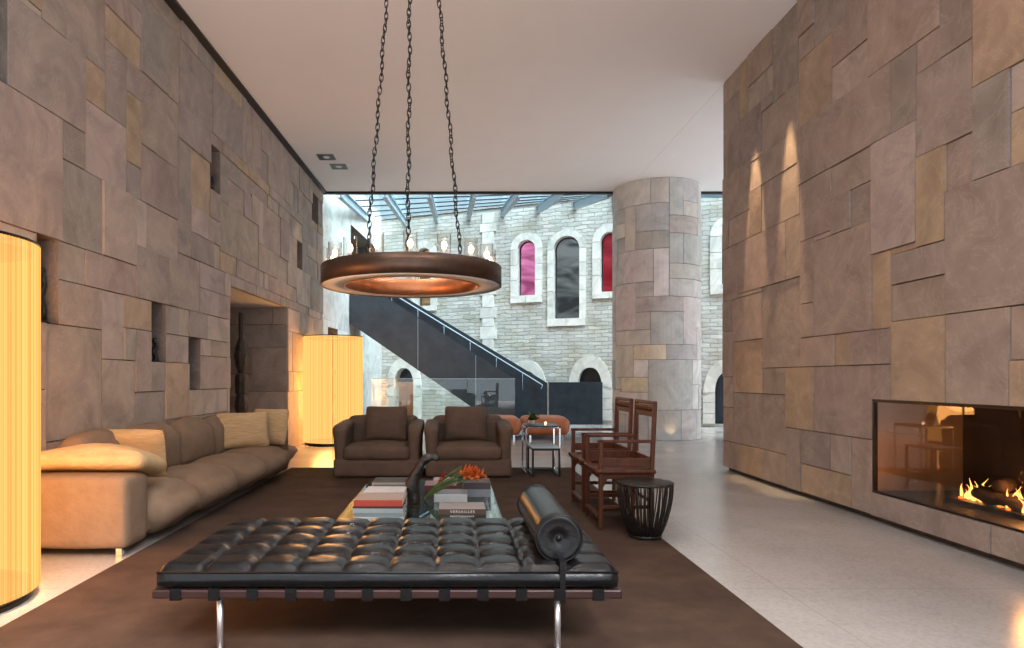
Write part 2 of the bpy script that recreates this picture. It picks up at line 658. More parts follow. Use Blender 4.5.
def pillow_mb(w, h, t, seed=0, n=22, wrinkle=.006, box=.5):
    """scatter cushion lying in XZ, thickness along Y, base at z=0"""
    mb = MB()
    for s in (1, -1):
        def fn(u, v, s=s):
            x, z = 2 * u - 1, 2 * v - 1
            x, z = x * (1 - .055 * abs(z) ** 6), z * (1 - .055 * abs(x) ** 6)
            k = max(0, (1 - abs(x) ** 2.6) * (1 - abs(z) ** 2.6)) ** box
            pinch = 1 - .03 * (1 - abs(x) ** 2) * abs(z) ** 3
            pinchx = 1 - .03 * (1 - abs(z) ** 2) * abs(x) ** 3
            p = Vector((x * w / 2 * pinchx, 0, h / 2 + z * h / 2 * pinch))
            wr = mnoise.noise(Vector((p.x * 5, p.z * 22, seed * 4.1 + s))) * wrinkle + mnoise.noise(Vector((p.x * 6, p.z * 6, seed + s * 3))) * wrinkle
            p.y = s * (t / 2 * k) + wr * k
            return p
        mb.grid(n, n, fn)
    return mb


# ------------------------------------------------------------------ stone cladding
PAL = {
    'p': (.330, .262, .230), 'o': (.385, .288, .205), 'g': (.285, .240, .215),
    'l': (.400, .328, .292), 't': (.355, .287, .243), 'd': (.270, .212, .182),
}


def panels(name, u0, u1, v0, v1, mapf, traced=(), holes=(), seed=1, cell=.05, wr=(4, 20), hr=(5, 22), weights='pppppggttold',
           pal=PAL, gap=.008, amp=.026, nsub=1, curve=False, mats=('stone', 'mortar'), jit=.06):
    rng = random.Random(seed)
    nu, nv = round((u1 - u0) / cell), round((v1 - v0) / cell)
    du, dv = (u1 - u0) / nu, (v1 - v0) / nv
    g = [[-1] * nv for _ in range(nu)]
    rects = []

    def ci(u):
        return max(0, min(nu, round((u - u0) / du)))

    def cj(v):
        return max(0, min(nv, round((v - v0) / dv)))
    hl = []
    for h in holes:
        a, b, c, d = ci(h[0]), cj(h[1]), ci(h[2]), cj(h[3])
        hl.append((u0 + a * du, v0 + b * dv, u0 + c * du, v0 + d * dv, h[4]))
        for i in range(a, c):
            for j in range(b, d):
                g[i][j] = -2
    for t in traced:
        a, b, c, d = ci(t[0]), cj(t[1]), ci(t[2]), cj(t[3])

        def col_bad(i):
            return any(g[i][j] != -1 for j in range(b, d))

        def row_bad(j):
            return any(g[i][j] != -1 for i in range(a, c))
        for _ in range(12):
            if c - a < 2 or d - b < 2:
                break
            if not any(col_bad(i) for i in range(a, c)):
                break
            # trim the border that costs least
            opts = []
            if row_bad(b): opts.append((sum(g[i][b] != -1 for i in range(a, c)) / (c - a), 'b'))
            if row_bad(d - 1): opts.append((sum(g[i][d - 1] != -1 for i in range(a, c)) / (c - a), 'd'))
            if col_bad(a): opts.append((sum(g[a][j] != -1 for j in range(b, d)) / (d - b), 'a'))
            if col_bad(c - 1): opts.append((sum(g[c - 1][j] != -1 for j in range(b, d)) / (d - b), 'c'))
            if not opts:
                a = c
                break
            k = max(opts)[1]
            if k == 'a': a += 1
            if k == 'b': b += 1
            if k == 'c': c -= 1
            if k == 'd': d -= 1
        if c - a < 2 or d - b < 2 or any(col_bad(i) for i in range(a, c)):
            continue
        for i in range(a, c):
            for j in range(b, d):
                g[i][j] = len(rects)
        rects.append((a, b, c, d, t[4]))
    # traced slabs swallow the narrow strips left between them
    for k, (a, b, c, d, key) in enumerate(rects):
        for side in 'cdab':
            for lim in (4, 3, 2, 1):
                if side == 'c':
                    strip = [(i, j) for i in range(c, min(nu, c + lim)) for j in range(b, d)]
                    edge = c + lim >= nu or any(g[c + lim][j] != -1 for j in range(b, d))
                elif side == 'a':
                    strip = [(i, j) for i in range(max(0, a - lim), a) for j in range(b, d)]
                    edge = a - lim <= 0 or any(g[a - lim - 1][j] != -1 for j in range(b, d))
                elif side == 'd':
                    strip = [(i, j) for i in range(a, c) for j in range(d, min(nv, d + lim))]
                    edge = d + lim >= nv or any(g[i][d + lim] != -1 for i in range(a, c))
                else:
                    strip = [(i, j) for i in range(a, c) for j in range(max(0, b - lim), b)]
                    edge = b - lim <= 0 or any(g[i][b - lim - 1] != -1 for i in range(a, c))
                if strip and edge and all(g[i][j] == -1 for i, j in strip):
                    for i, j in strip:
                        g[i][j] = k
                    a, b = min(a, min(i for i, j in strip)), min(b, min(j for i, j in strip))
                    c, d = max(c, 1 + max(i for i, j in strip)), max(d, 1 + max(j for i, j in strip))
                    break
        rects[k] = (a, b, c, d, key)
    for i in range(nu):
        for j in range(nv):
            if g[i][j] != -1:
                continue
            w, h = rng.randint(*wr), rng.randint(*hr)
            d = j
            while d < nv and g[i][d] == -1 and d - j < h:
                d += 1
            k = d
            while k < nv and g[i][k] == -1:
                k += 1
            if k - d < 4:
                d = k
            c = i
            while c < nu and c - i < w and all(g[c][q] == -1 for q in range(j, d)):
                c += 1
            k = c
            while k < nu and k - c < 4 and all(g[k][q] == -1 for q in range(j, d)):
                k += 1
            if k - c < 4:
                c = k
            for p in range(i, c):
                for q in range(j, d):
                    g[p][q] = len(rects)
            rects.append((i, j, c, d, rng.choice(weights)))
    mb = MB()
    for (a, b, c, d, key) in rects:
        ua, ub, va, vb = u0 + a * du, u0 + c * du, v0 + b * dv, v0 + d * dv
        t = pal[key]
        k = 1 + rng.uniform(-jit, jit)
        tint = tuple(x * k * (1 + rng.uniform(-.025, .025)) for x in t)
        sd = rng.random()
        off = rng.uniform(0, amp)
        e = gap / 2
        n = max(1, int((ub - ua) / .08)) if curve else 1
        us = [ua + e + (ub - ua - gap) * q / n for q in range(n + 1)]
        for q in range(n):
            mb.face([mapf(us[q], va + e, off), mapf(us[q + 1], va + e, off), mapf(us[q + 1], vb - e, off), mapf(us[q], vb - e, off)], 0, curve, tint, sd)
            for vv, w in ((va + e, va), (vb - e, vb)):
                mb.face([mapf(us[q], vv, off), mapf(us[q + 1], vv, off), mapf(us[q + 1], vv, -.03), mapf(us[q], vv, -.03)], 0, False, tint, sd)
            mb.face([mapf(ua if q == 0 else us[q], va, -.03), mapf(ub if q == n - 1 else us[q + 1], va, -.03),
                     mapf(ub if q == n - 1 else us[q + 1], vb, -.03), mapf(ua if q == 0 else us[q], vb, -.03)], 1)
        for uu in (ua + e, ub - e):
            mb.face([mapf(uu, va + e, off), mapf(uu, vb - e, off), mapf(uu, vb - e, -.03), mapf(uu, va + e, -.03)], 0, False, tint, sd)
    for (ua, va, ub, vb, dep) in hl:
        if dep is None:
            continue
        t = tuple(x * .5 for x in pal['d'])  # recess linings darkened: their shade is put into the tint
        sd = rng.random()
        P = lambda u, v, w: mapf(u, v, w)
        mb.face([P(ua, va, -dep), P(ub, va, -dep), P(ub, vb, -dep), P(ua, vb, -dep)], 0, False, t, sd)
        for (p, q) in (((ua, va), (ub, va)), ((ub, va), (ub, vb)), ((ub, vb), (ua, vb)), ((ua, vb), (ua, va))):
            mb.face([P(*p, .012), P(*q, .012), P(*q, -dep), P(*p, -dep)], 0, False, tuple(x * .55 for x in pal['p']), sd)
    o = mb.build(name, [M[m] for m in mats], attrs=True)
    return struct(o), hl


# ---- right wall (stands at x = 3.6, runs along y)
RX = 3.6


def rw(px0, px1, yt, yb, key):
    """slab corners read off the photo, turned into wall coordinates"""
    d0, d1 = F * RX / (px0 - VX), F * RX / (px1 - VX)
    return (d1, EYE + (VY - yb) * d0 / F, d0, EYE + (VY - yt) * d0 / F, key)


RIGHT = [rw(*a) for a in [
    (801, 891, 126, 185, 'p'), (871, 917, 149, 254, 'l'), (870, 945, -90, 75, 't'), (977, 1040, -130, 83, 'o'), (918, 977, 78, 159, 'p'),
    (947, 1090, 190, 317, 'p'), (816, 871, 243, 334, 'p'), (947, 1013, 317, 404, 'p'), (894, 946, 321, 401, 'o'), (733, 787, 391, 444, 'g'),
    (817, 871, 365, 430, 'p'), (763, 802, 289, 367, 'p'), (741, 787, 247, 295, 'p'), (800, 831, 68, 126, 'o'), (832, 870, 70, 102, 'l'),
    (831, 849, 36, 70, 'p'), (849, 870, -20, 54, 'p'), (815, 849, -30, 50, 'g'), (800, 815, -10, 36, 't'), (892, 917, 59, 134, 'g'),
    (918, 945, 42, 78, 'p'), (945, 976, -60, 61, 'd'), (978, 1012, 84, 177, 'g'), (1013, 1075, 64, 113, 'l'), (1013, 1075, 113, 161, 'o'),
    (918, 946, 160, 245, 'o'), (946, 977, 146, 190, 'p'), (872, 894, 254, 326, 'o'), (894, 946, 249, 287, 'g'), (894, 946, 287, 321, 't'),
    (1014, 1090, 309, 358, 'p'), (1014, 1090, 358, 408, 'o'), (852, 894, 330, 364, 'p'), (873, 894, 364, 400, 'p'), (802, 816, 304, 336, 't'),
    (802, 833, 336, 366, 't'), (834, 852, 333, 365, 'o'), (788, 816, 367, 427, 'o'), (724, 741, 250, 298, 'p'), (733, 763, 298, 344, 't'),
    (733, 763, 344, 391, 'o'), (763, 787, 367, 394, 'g'), (741, 763, 443, 481, 'o'), (763, 787, 443, 489, 't'), (788, 802, 425, 494, 'g'),
    (802, 833, 428, 461, 'g'), (802, 851, 461, 511, 'o'), (833, 851, 432, 461, 't'), (852, 871, 430, 520, 't'), (723, 740, 105, 182, 'p'),
    (740, 750, 72, 119, 'o'), (751, 773, 66, 88, 't'), (741, 773, 88, 118, 'l'), (773, 800, 10, 105, 'g'), (741, 763, 120, 168, 'g'),
    (763, 786, 104, 156, 'p'), (786, 800, 110, 162, 'p'), (723, 751, 182, 225, 't'), (751, 786, 165, 187, 't'), (763, 800, 187, 230, 't'),
    (801, 831, 184, 243, 'p'), (833, 871, 170, 200, 't'), (833, 850, 200, 240, 'p'), (850, 871, 200, 240, 'g'),
    (802, 816, 243, 304, 't'), (787, 802, 230, 289, 't')]]
RIGHT += [(3.0, .05, 4.35, .25, 'p'), (4.35, .05, 5.65, .25, 'p'), (1.4, .05, 3.0, .25, 't'), (2.6, 1.05, 4.2, 2.1, 'p'), (3.0, 2.1, 4.2, 3.4, 't')]
FIRE = (2.9, .25, 5.6, 1.05)
wall_right, hr = panels('wall_right', -1.5, 8.7, .05, 5.18, lambda u, v, w: (RX - w, u, v), RIGHT, [(*FIRE, None)], seed=5)
fu0, fv0, fu1, fv1, _ = hr[0]
mb = MB()
mb.box((3.66, -1.5, 0), (4.75, fu0 - .02, 5.18))
mb.box((3.66, fu1 + .02, 0), (4.75, 8.68, 5.18))
mb.box((3.66, fu0 - .02, fv1 + .01), (4.75, fu1 + .02, 5.18))
mb.box((3.66, fu0 - .02, 0), (4.75, fu1 + .02, fv0 - .01))
mb.box((4.45, fu0 - .02, fv0 - .01), (4.75, fu1 + .02, fv1 + .01))
struct(mb.build('wall_core', 'mortar', wall_right))
mb = MB()
for k in range(8):   # slabs on the end face of the wall
    z0 = .05 + k * .64
    mb.box((3.6, 8.69, z0), (4.1, 8.72, z0 + .63), tint=PAL['pgtp'[k % 4]], seed=k * .13)
    mb.box((4.105, 8.69, z0), (4.75, 8.72, z0 + .63), tint=PAL['tpgl'[k % 4]], seed=k * .17)
struct(mb.build('end_face', 'stone', wall_right, attrs=True))

# ---- left wall (a degree and a half off square)
LK = .0277


def lx(y):
    return -3.2 + LK * y


def lw(px0, px1, yt, yb, key):
    d0, d1 = 2080 / (473 - px0), 2080 / (473 - px1)
    return (d0, EYE + (VY - yb) * d0 / F, d1, EYE + (VY - yt) * d0 / F, key)


LEFT = [lw(*a) for a in [
    (8, 86, -6, 85, 'p'), (-20, 61, 60, 219, 't'), (62, 84, 120, 160, 'g'), (62, 103, 161, 240, 'g'), (85, 122, 103, 173, 'l'),
    (103, 122, 184, 250, 't'), (86, 105, 65, 102, 'o'), (38, 64, -70, 17, 'p'), (64, 106, -70, 39, 'p'), (106, 139, 7, 41, 'o'),
    (105, 125, 42, 110, 'p'), (125, 155, 55, 91, 'p'), (125, 139, 92, 160, 'o'), (139, 154, 98, 136, 'p'), (139, 168, -10, 73, 'g'),
    (154, 179, 83, 148, 'p'), (139, 178, 140, 200, 'p'), (190, 209, 147, 204, 'o'), (179, 210, 100, 150, 'g'), (220, 257, 200, 250, 't'),
    (60, 84, 233, 280, 't'), (84, 136, 247, 285, 'p'), (60, 103, 280, 319, 'p'), (103, 122, 291, 360, 'l'), (122, 150, 296, 328, 'o'),
    (122, 136, 328, 360, 'g'), (136, 150, 331, 392, 'p'), (44, 103, 318, 440, 'p'), (103, 136, 360, 432, 't'), (136, 166, 246, 300, 'p'),
    (165, 188, 334, 364, 'l'), (165, 188, 364, 420, 'o'), (178, 200, 252, 309, 't')]]
LH = []
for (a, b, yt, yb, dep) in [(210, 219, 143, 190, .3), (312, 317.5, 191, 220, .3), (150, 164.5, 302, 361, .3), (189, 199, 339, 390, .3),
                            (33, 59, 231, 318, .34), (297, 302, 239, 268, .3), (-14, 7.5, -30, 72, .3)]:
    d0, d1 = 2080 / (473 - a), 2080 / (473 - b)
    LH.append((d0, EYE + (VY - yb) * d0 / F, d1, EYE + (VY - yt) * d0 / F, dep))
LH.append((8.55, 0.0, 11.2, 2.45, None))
BPAL = {k: tuple(x * f for x, f in zip(v, (1.16, 1.18, 1.18))) for k, v in PAL.items()}
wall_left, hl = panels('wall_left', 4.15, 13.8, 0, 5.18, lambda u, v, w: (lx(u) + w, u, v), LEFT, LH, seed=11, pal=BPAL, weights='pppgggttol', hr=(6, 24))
mb = MB()   # the wall's near end and the set-back wall behind the lamp
for k in range(8):
    mb.box((-4.0, 4.13, k * .6475), (-3.62, 4.15, k * .6475 + .64), tint=PAL['pgtp'[k % 4]], seed=k * .21)
    mb.box((-3.615, 4.13, k * .6475), (lx(4.15), 4.15, k * .6475 + .64), tint=PAL['tlgp'[k % 4]], seed=k * .31)
struct(mb.build('end_face', 'stone', wall_left, attrs=True))
struct(MB().box((-6.5, 4.16, 0), (-3.55, 8.4, 5.18)).box((-6.5, 11.35, 0), (-3.55, 13.8, 5.18)).build('wall_core', 'mortar', wall_left))
panels('wall_rear_left', -1.5, 4.13, 0, 5.18, lambda u, v, w: (-3.85 + w, u, v), (), (), seed=31)

# doorway recess in the left wall
dx0, dx1 = lx(8.55), lx(11.2)
rec, _ = panels('wall_recess', 0, 2.2, 0, 2.45, lambda u, v, w: (dx1 - 2.2 + u, 11.2 - w, v),
                [(.9, .0, 1.35, .9, 'd'), (1.35, .0, 2.2, .5, 'p'), (1.35, .5, 2.2, 1.0, 't'), (1.0, 1.75, 2.2, 2.15, 'g'), (.9, 1.3, 1.6, 1.75, 'd'), (1.6, 1.0, 2.2, 1.75, 'p')], seed=9, pal=BPAL)
mb = MB()
mb.box((-5.3, 8.45, 0), (dx0, 8.55, 2.6), tint=PAL['p'], seed=.2)
mb.box((-5.3, 8.55, 0), (-5.2, 11.2, 2.6), tint=PAL['g'], seed=.4)
struct(mb.build('jamb', 'stone', rec, attrs=True))
mb = MB()
mb.poly([(-5.3, 8.45, 2.45), (dx0 - .0, 8.45, 2.45), (dx1, 11.3, 2.45), (-5.3, 11.3, 2.45)], [(0, 1, 2, 3)])
struct(mb.build('soffit', 'white_plaster', rec))

# ------------------------------------------------------------------ floor, ceiling, trims
struct(MB().box((-7, -4, -.2), (14, 24, 0)).build('floor', 'floor'))
CZ = 5.18
mb = MB()
mb.box((-7, -1.5, CZ), (RX, 13.8, CZ + .3))
mb.box((RX + .006, -1.5, CZ), (14, 13.8, CZ + .3))
mb.box((RX, -1.5, CZ + .01), (RX + .006, 13.8, CZ + .3))
struct(mb.build('ceiling', 'paint'))
mb = MB()
mb.poly([(lx(4.15) + .0, 4.15, CZ - .005), (lx(4.15) + .105, 4.15, CZ - .005), (lx(13.8) + .105, 13.8, CZ - .005), (lx(13.8), 13.8, CZ - .005),
         (lx(4.15) + .0, 4.15, CZ - .045), (lx(4.15) + .105, 4.15, CZ - .03), (lx(13.8) + .105, 13.8, CZ - .03), (lx(13.8), 13.8, CZ - .045)],
        [(0, 1, 2, 3), (4, 5, 6, 7), (0, 1, 5, 4), (1, 2, 6, 5), (2, 3, 7, 6), (3, 0, 4, 7)])
struct(mb.build('trim_1', 'black'))
struct(MB().box((-2.9, 13.76, CZ - .05), (14, 13.83, CZ + .0)).build('trim_2', 'black'))

# ------------------------------------------------------------------ round stone column
CR = .88
CC = (4.22, 13.65)


def colmap(u, v, w):
    a = u / CR
    return (CC[0] + (CR + w) * math.cos(a), CC[1] + (CR + w) * math.sin(a), v)


def cu(px):
    """arc position on the column front for a photo column"""
    q = (px - VX) / F
    # ray from the camera hits the front of the circle
    A, B, C = 1 + q * q, -2 * (q * CC[0] + CC[1]), CC[0] ** 2 + CC[1] ** 2 - CR * CR
    disc = max(0, B * B - 4 * A * C)
    y = (-B - math.sqrt(disc)) / (2 * A)
    a = math.atan2(y - CC[1], q * y - CC[0]) % (2 * PI)
    return a * CR, y


def cw(px0, px1, yt, yb, key):
    (u0, y0), (u1, y1) = cu(px0), cu(px1)
    d = 12.95
    return (u0, EYE + (VY - yb) * d / F, u1, EYE + (VY - yt) * d / F, key)


def s8(x):
    return 600 + x / 2.3153


def t8(y):
    return 160 + y / 2.3153


COLT = []
for (a, b, t, bt, k) in [(122, 160, 55, 95, 'p'), (55, 120, 62, 102, 't'), (160, 195, 35, 130, 'g'), (195, 228, 40, 95, 'g'), (85, 160, 95, 170, 'g'),
                         (58, 85, 103, 205, 't'), (85, 160, 170, 207, 'd'), (160, 225, 132, 175, 'd'), (195, 226, 95, 132, 'p'), (55, 122, 207, 285, 'p'),
                         (122, 158, 205, 318, 'l'), (160, 192, 175, 240, 'g'), (160, 225, 240, 280, 'p'), (37, 83, 285, 390, 'p'), (85, 192, 318, 355, 'd'),
                         (190, 222, 318, 428, 'p'), (120, 190, 355, 428, 'g'), (85, 120, 355, 392, 'd'), (37, 120, 392, 428, 'p'), (37, 80, 430, 500, 't'),
                         (80, 155, 428, 465, 'o'), (155, 222, 430, 465, 'g'), (80, 114, 467, 500, 'l'), (50, 114, 502, 540, 'o'), (114, 215, 465, 575, 'g'),
                         (45, 114, 540, 575, 'l'), (114, 190, 577, 645, 'g'), (190, 222, 577, 640, 'p')]:
    COLT.append(cw(s8(a), s8(b), t8(t), t8(bt), k))
CPAL = {k: tuple(x * f for x, f in zip(v, (1.58, 1.86, 2.02))) for k, v in PAL.items()}  # slab tones lifted and cooled, daylight on the column put into the colour
column, _ = panels('round_column', 0, 2 * PI * CR, 0, CZ, colmap, COLT, (), seed=4, curve=True, pal=CPAL, weights='ppggtl', amp=.015)
column.name = 'column'

# ------------------------------------------------------------------ atrium: old facade behind
AX, AY, AK = -2.25, 19.9, .41
AD = Vector((1, -AK, 0)).normalized()
AN = Vector((-AK, -1, 0)).normalized()       # towards the camera


def ap(s, z, w=0.0):
    p = Vector((AX, AY, 0)) + AD * s + AN * w
    return Vector((p.x, p.y, z))


def a_at(px, py):
    """photo point -> (s, z) on the facade plane"""
    q = (px - VX) / F
    d = (AY + AK * AX) / (1 + AK * q)
    X = q * d
    return (X - AX) / AD.x, EYE + (VY - py) * d / F


def arch_loop(s0, s1, z0, z1, pointed=False, n=10):
    """opening outline, arched top ending at z1"""
    w = s1 - s0
    c = (s0 + s1) / 2
    pts = [(s0, z0), (s1, z0)]
    if pointed:
        zs = z1 - w * .80
        R = w * .92
        for k in range(n + 1):
            t = k / n
            z = zs + (z1 - zs) * math.sin(t * PI / 2)
            x = c + w / 2 * math.cos(t * PI / 2) ** .8
            pts.append((x, z))
        for k in range(n - 1, -1, -1):
            t = k / n
            z = zs + (z1 - zs) * math.sin(t * PI / 2)
            x = c - w / 2 * math.cos(t * PI / 2) ** .8
            pts.append((x, z))
    else:
        zs = z1 - w / 2
        for k in range(2 * n + 1):
            a = PI * k / (2 * n)
            pts.append((c + w / 2 * math.cos(a), zs + w / 2 * math.sin(a)))
    return pts


def opening(px0, px1, yt, yb, sur=(9, 8), pointed=False):
    s0, zt = a_at(px0, yt)
    s1, zb = a_at(px1, yb)
    zt = a_at((px0 + px1) / 2, yt)[1]
    zb = a_at((px0 + px1) / 2, yb)[1]
    return [s0, s1, max(zb, 0.0), zt]


OPEN = {
    'window_1': (opening(517.8, 535.4, 240, 295.5), False, 'pane_pink', .20, .20),
    'window_2': (opening(553.8, 579.6, 236, 318.5), False, 'pane_grey', .17, .20),
    'window_3': (opening(600.5, 619, 232, 291.7), False, 'pane_red', .21, .17),
    'window_4': (opening(722, 742, 226, 284), False, 'pane_grey', .28, .24),
    'window_5': (opening(417.5, 431, 248, 306), False, 'pane_warm', .20, .15),
    'door_1': (opening(395, 414, 368, 421), True, None, .26, .0),
    'door_2': (opening(578, 602, 367.5, 420), True, 'door_dark', .26, .0),
    'door_3': (opening(715, 742, 372, 424), True, 'door_dark', .28, .0),
    'door_4': (opening(515, 538, 371, 420), True, 'door_dark', .26, .0),
}
ZTOP = 6.03
SL = 12.5
ZTOP = 5.97
outer = [(-.3, 0), (SL, 0), (SL, ZTOP + .16), (-.3, ZTOP + .16)]
loops = [[Vector((s, z, 0)) for s, z in outer]]
for k, (r, pt, *_x) in OPEN.items():
    r2 = list(r)
    if r2[2] <= .02:
        r2[2] = .02
    loops.append([Vector((s, z, 0)) for s, z in arch_loop(*r2, pointed=pt)])
tris = tessellate_polygon(loops)
flat = [p for l in loops for p in l]
me = bpy.data.meshes.new('wall_back')
me.from_pydata([tuple(ap(p.x, p.y)) for p in flat], [], [tuple(t) for t in tris])
at = me.attributes.new('wallpos', 'FLOAT_VECTOR', 'POINT')
for i, p in enumerate(flat):
    at.data[i].vector = (p.x, p.y, 0)
me.materials.append(M['brick'])
wall_back = bpy.data.objects.new('wall_back', me)
COL.objects.link(wall_back)
struct(wall_back)

LPAL = {'a': (.72, .69, .64), 'b': (.62, .595, .55), 'c': (.72, .69, .645)}
rng = random.Random(3)


def surround_mb(r, pointed, wd, sill):
    s0, s1, z0, z1 = r
    ins = arch_loop(s0, s1, z0, z1, pointed)[1:]
    outs = arch_loop(s0 - wd, s1 + wd, z0 - sill, z1 + wd * (1.15 if pointed else 1.0), pointed)[1:]
    mb = MB()
    # rows on the jambs, voussoirs round the head
    def strip(i0, i1, o0, o1, tint, sd):
        f = .05
        A, B, C, D = ap(*i0, f), ap(*i1, f), ap(*o1, f), ap(*o0, f)
        mb.face([A, B, C, D], 0, False, tint, sd)
        A2, B2, C2, D2 = ap(*i0, -.28), ap(*i1, -.28), ap(*o1, 0), ap(*o0, 0)
        mb.face([A, B, B2, A2], 0, False, tint, sd)
        mb.face([D, C, C2, D2], 0, False, tint, sd)
        mb.face([A, D, D2, ap(*i0, 0)], 0, False, tint, sd)
        mb.face([B, C, C2, ap(*i1, 0)], 0, False, tint, sd)
    n = len(ins)
    m = n
    zs_i, zs_o = ins[1][1], outs[1][1]
    rows = max(3, int((zs_i - z0) / .34))
    g = .012
    for side in (0, 1):
        xi = s1 if side == 0 else s0
        xo = s1 + wd if side == 0 else s0 - wd
        for k in range(rows):
            a, b = z0 + (zs_i - z0) * k / rows, z0 + (zs_i - z0) * (k + 1) / rows - g
            w = xo if k % 2 == 0 or True else xo
            strip((xi, a), (xi, b), (xo, a), (xo, b), LPAL[rng.choice('abc')], rng.random())
    step = 4
    idx = list(range(1, n))
    for q in range(0, len(idx) - 1, step):
        t, sd = LPAL[rng.choice('abc')], rng.random()
        ch = idx[q:q + step + 1]
        for a, b in zip(ch, ch[1:]):
            strip(ins[a], ins[b], outs[a], outs[b], t, sd)
    if sill > 0:
        k = 2
        L = s1 - s0 + 2 * wd
        for q in range(k):
            a, b = s0 - wd + L * q / k, s0 - wd + L * (q + 1) / k - g
            t = LPAL[rng.choice('abc')]
            sd = rng.random()
            f = .06
            mb.face([ap(a, z0 - sill, f), ap(b, z0 - sill, f), ap(b, z0, f), ap(a, z0, f)], 0, False, t, sd)
            mb.face([ap(a, z0, f), ap(b, z0, f), ap(b, z0, -.28), ap(a, z0, -.28)], 0, False, t, sd)
            mb.face([ap(a, z0 - sill, f), ap(b, z0 - sill, f), ap(b, z0 - sill, 0), ap(a, z0 - sill, 0)], 0, False, t, sd)
            for e in (a, b):
                mb.face([ap(e, z0 - sill, f), ap(e, z0, f), ap(e, z0, 0), ap(e, z0 - sill, 0)], 0, False, t, sd)
    return mb


for name, (r, pt, pane, wd, sill) in OPEN.items():
    root = root_struct(name)
    surround_mb(r, pt, wd, sill).build('surround', 'limestone', root, attrs=True)
    loop = arch_loop(*r, pointed=pt)
    if pane:
        mb = MB()
        mb.face([ap(s, z, -.24) for s, z in loop])
        mb.face([ap(s, z, -.26) for s, z in loop])
        mb.build('pane' if name.startswith('window') else 'leaf', pane, root, weld=False)
        mb = MB()
        mb.tube([ap(s, z, -.22) for s, z in loop], .035, 6, closed=True)
        mb.build('sash', 'black', root)
    else:
        # lit passage seen through the arch
        s0, s1, z0, z1 = r
        mb = MB()
        mb.face([ap(s0 - .5, 0.005, -1.8), ap(s1 + .5, 0.005, -1.8), ap(s1 + .5, 3.0, -1.8), ap(s0 - .5, 3.0, -1.8)])
        mb.face([ap(s0 - .5, 0.005, -1.8), ap(s0 - .5, 0.005, -.02), ap(s0 - .5, 3.0, -.02), ap(s0 - .5, 3.0, -1.8)])
        mb.face([ap(s1 + .5, 0.005, -1.8), ap(s1 + .5, 0.005, -.02), ap(s1 + .5, 3.0, -.02), ap(s1 + .5, 3.0, -1.8)])
        mb.face([ap(s0 - .5, 3.0, -1.8), ap(s1 + .5, 3.0, -1.8), ap(s1 + .5, 3.0, -.02), ap(s0 - .5, 3.0, -.02)])
        mb.build('passage', 'plaster', root, weld=False)
        mb = MB()
        mb.box((0, -.03, 0), (.42, .03, 1.55))
        p = ap(s1 - .38, 0.005, -.9)
        mb.build('leaf', 'door_dark', root, loc=p, rot=(0, 0, math.atan2(AD.y, AD.x)))
        mb = MB()
        hh = (z0 + z1) / 2 + .1
        mb.face([ap(s0 - .02, z1 - .42, -.26), ap(s1 + .02, z1 - .42, -.26), ap(s1 + .02, z1, -.26), ap(s0 - .02, z1, -.26)])
        mb.build('transom', 'door_dark', root, weld=False)

# pilaster of alternating quoin stones
mb = MB()
s, _ = a_at(488.5, 300)
z = 0.0
k = 0
while z < ZTOP - .05:
    h = .30 + .06 * ((k * 7) % 3 - 1)
    h = min(h, ZTOP - z)
    a = .26 if k % 2 else .14
    t = LPAL['abc'[k % 3]]
    c = ap(s, z)
    mt = Matrix.Translation(c) @ Matrix.Rotation(math.atan2(AD.y, AD.x), 4, 'Z')
    mb.box((-.17 if k % 2 else -.24, -.05, .006), (.17 if k % 2 else .24, .02, h - .006), mat=mt, tint=t, seed=k * .37 % 1)
    z += h
    k += 1
struct(mb.build('trim_3', 'limestone', attrs=True))

# left wall's stone continued in the atrium, daylight painted in as paler tones, with the opening the stair lands in
E0 = Vector((lx(13.8), 13.82, 0))
E1 = Vector((-2.25, 19.9, 0))
EL = (E1 - E0).length
ED = (E1 - E0).normalized()
EN = Vector((ED.y, -ED.x, 0))


def ep(u, v, w):
    p = E0 + ED * u + EN * w
    return Vector((p.x, p.y, v))


EPAL = {'a': (.70, .70, .68), 'b': (.66, .66, .64), 'c': (.73, .73, .71)}
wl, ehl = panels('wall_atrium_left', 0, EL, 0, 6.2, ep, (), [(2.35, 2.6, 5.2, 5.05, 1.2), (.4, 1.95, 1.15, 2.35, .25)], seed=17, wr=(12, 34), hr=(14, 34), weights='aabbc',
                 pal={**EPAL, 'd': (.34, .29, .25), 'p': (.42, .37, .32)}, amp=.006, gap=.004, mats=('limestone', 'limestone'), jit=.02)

# glazed roof
beams_root = root_struct('roof')
RY0, RZ0 = 13.9, CZ + .10


def wall_y(x):
    return AY - AK * (x - AX)


mbs = []
xb = -2.45
k = 0
while xb < 9.5:
    y1 = wall_y(xb) + .0
    mb = MB()
    p0, p1 = Vector((xb, RY0, RZ0)), Vector((xb, y1, ZTOP + .04))
    mb.bar(p0, p1, .10, .02)
    dn = Vector((0, 0, -.20))
    mb.bar(p0 + dn, p1 + dn, .10, .02)
    mb.bar(p0 + dn / 2, p1 + dn / 2, .02, .20)
    struct(mb.build('beam', 'white_steel', beams_root))
    xb += .95
mb = MB()
for q in range(7):
    t = q / 6
    xa, xz = -2.8, 9.6
    mb.bar((xa, RY0 + (wall_y(xa) - RY0) * t, RZ0 + .05 + (ZTOP + .04 - RZ0) * t), (xz, RY0 + (wall_y(xz) - RY0) * t, RZ0 + .05 + (ZTOP + .04 - RZ0) * t), .05, .018)
struct(mb.build('purlin', 'steel', beams_root))
mb = MB()
mb.face([(-2.9, RY0, RZ0 + .09), (9.6, RY0, RZ0 + .09), (9.6, wall_y(9.6), ZTOP + .13), (-2.9, wall_y(-2.9), ZTOP + .13)])
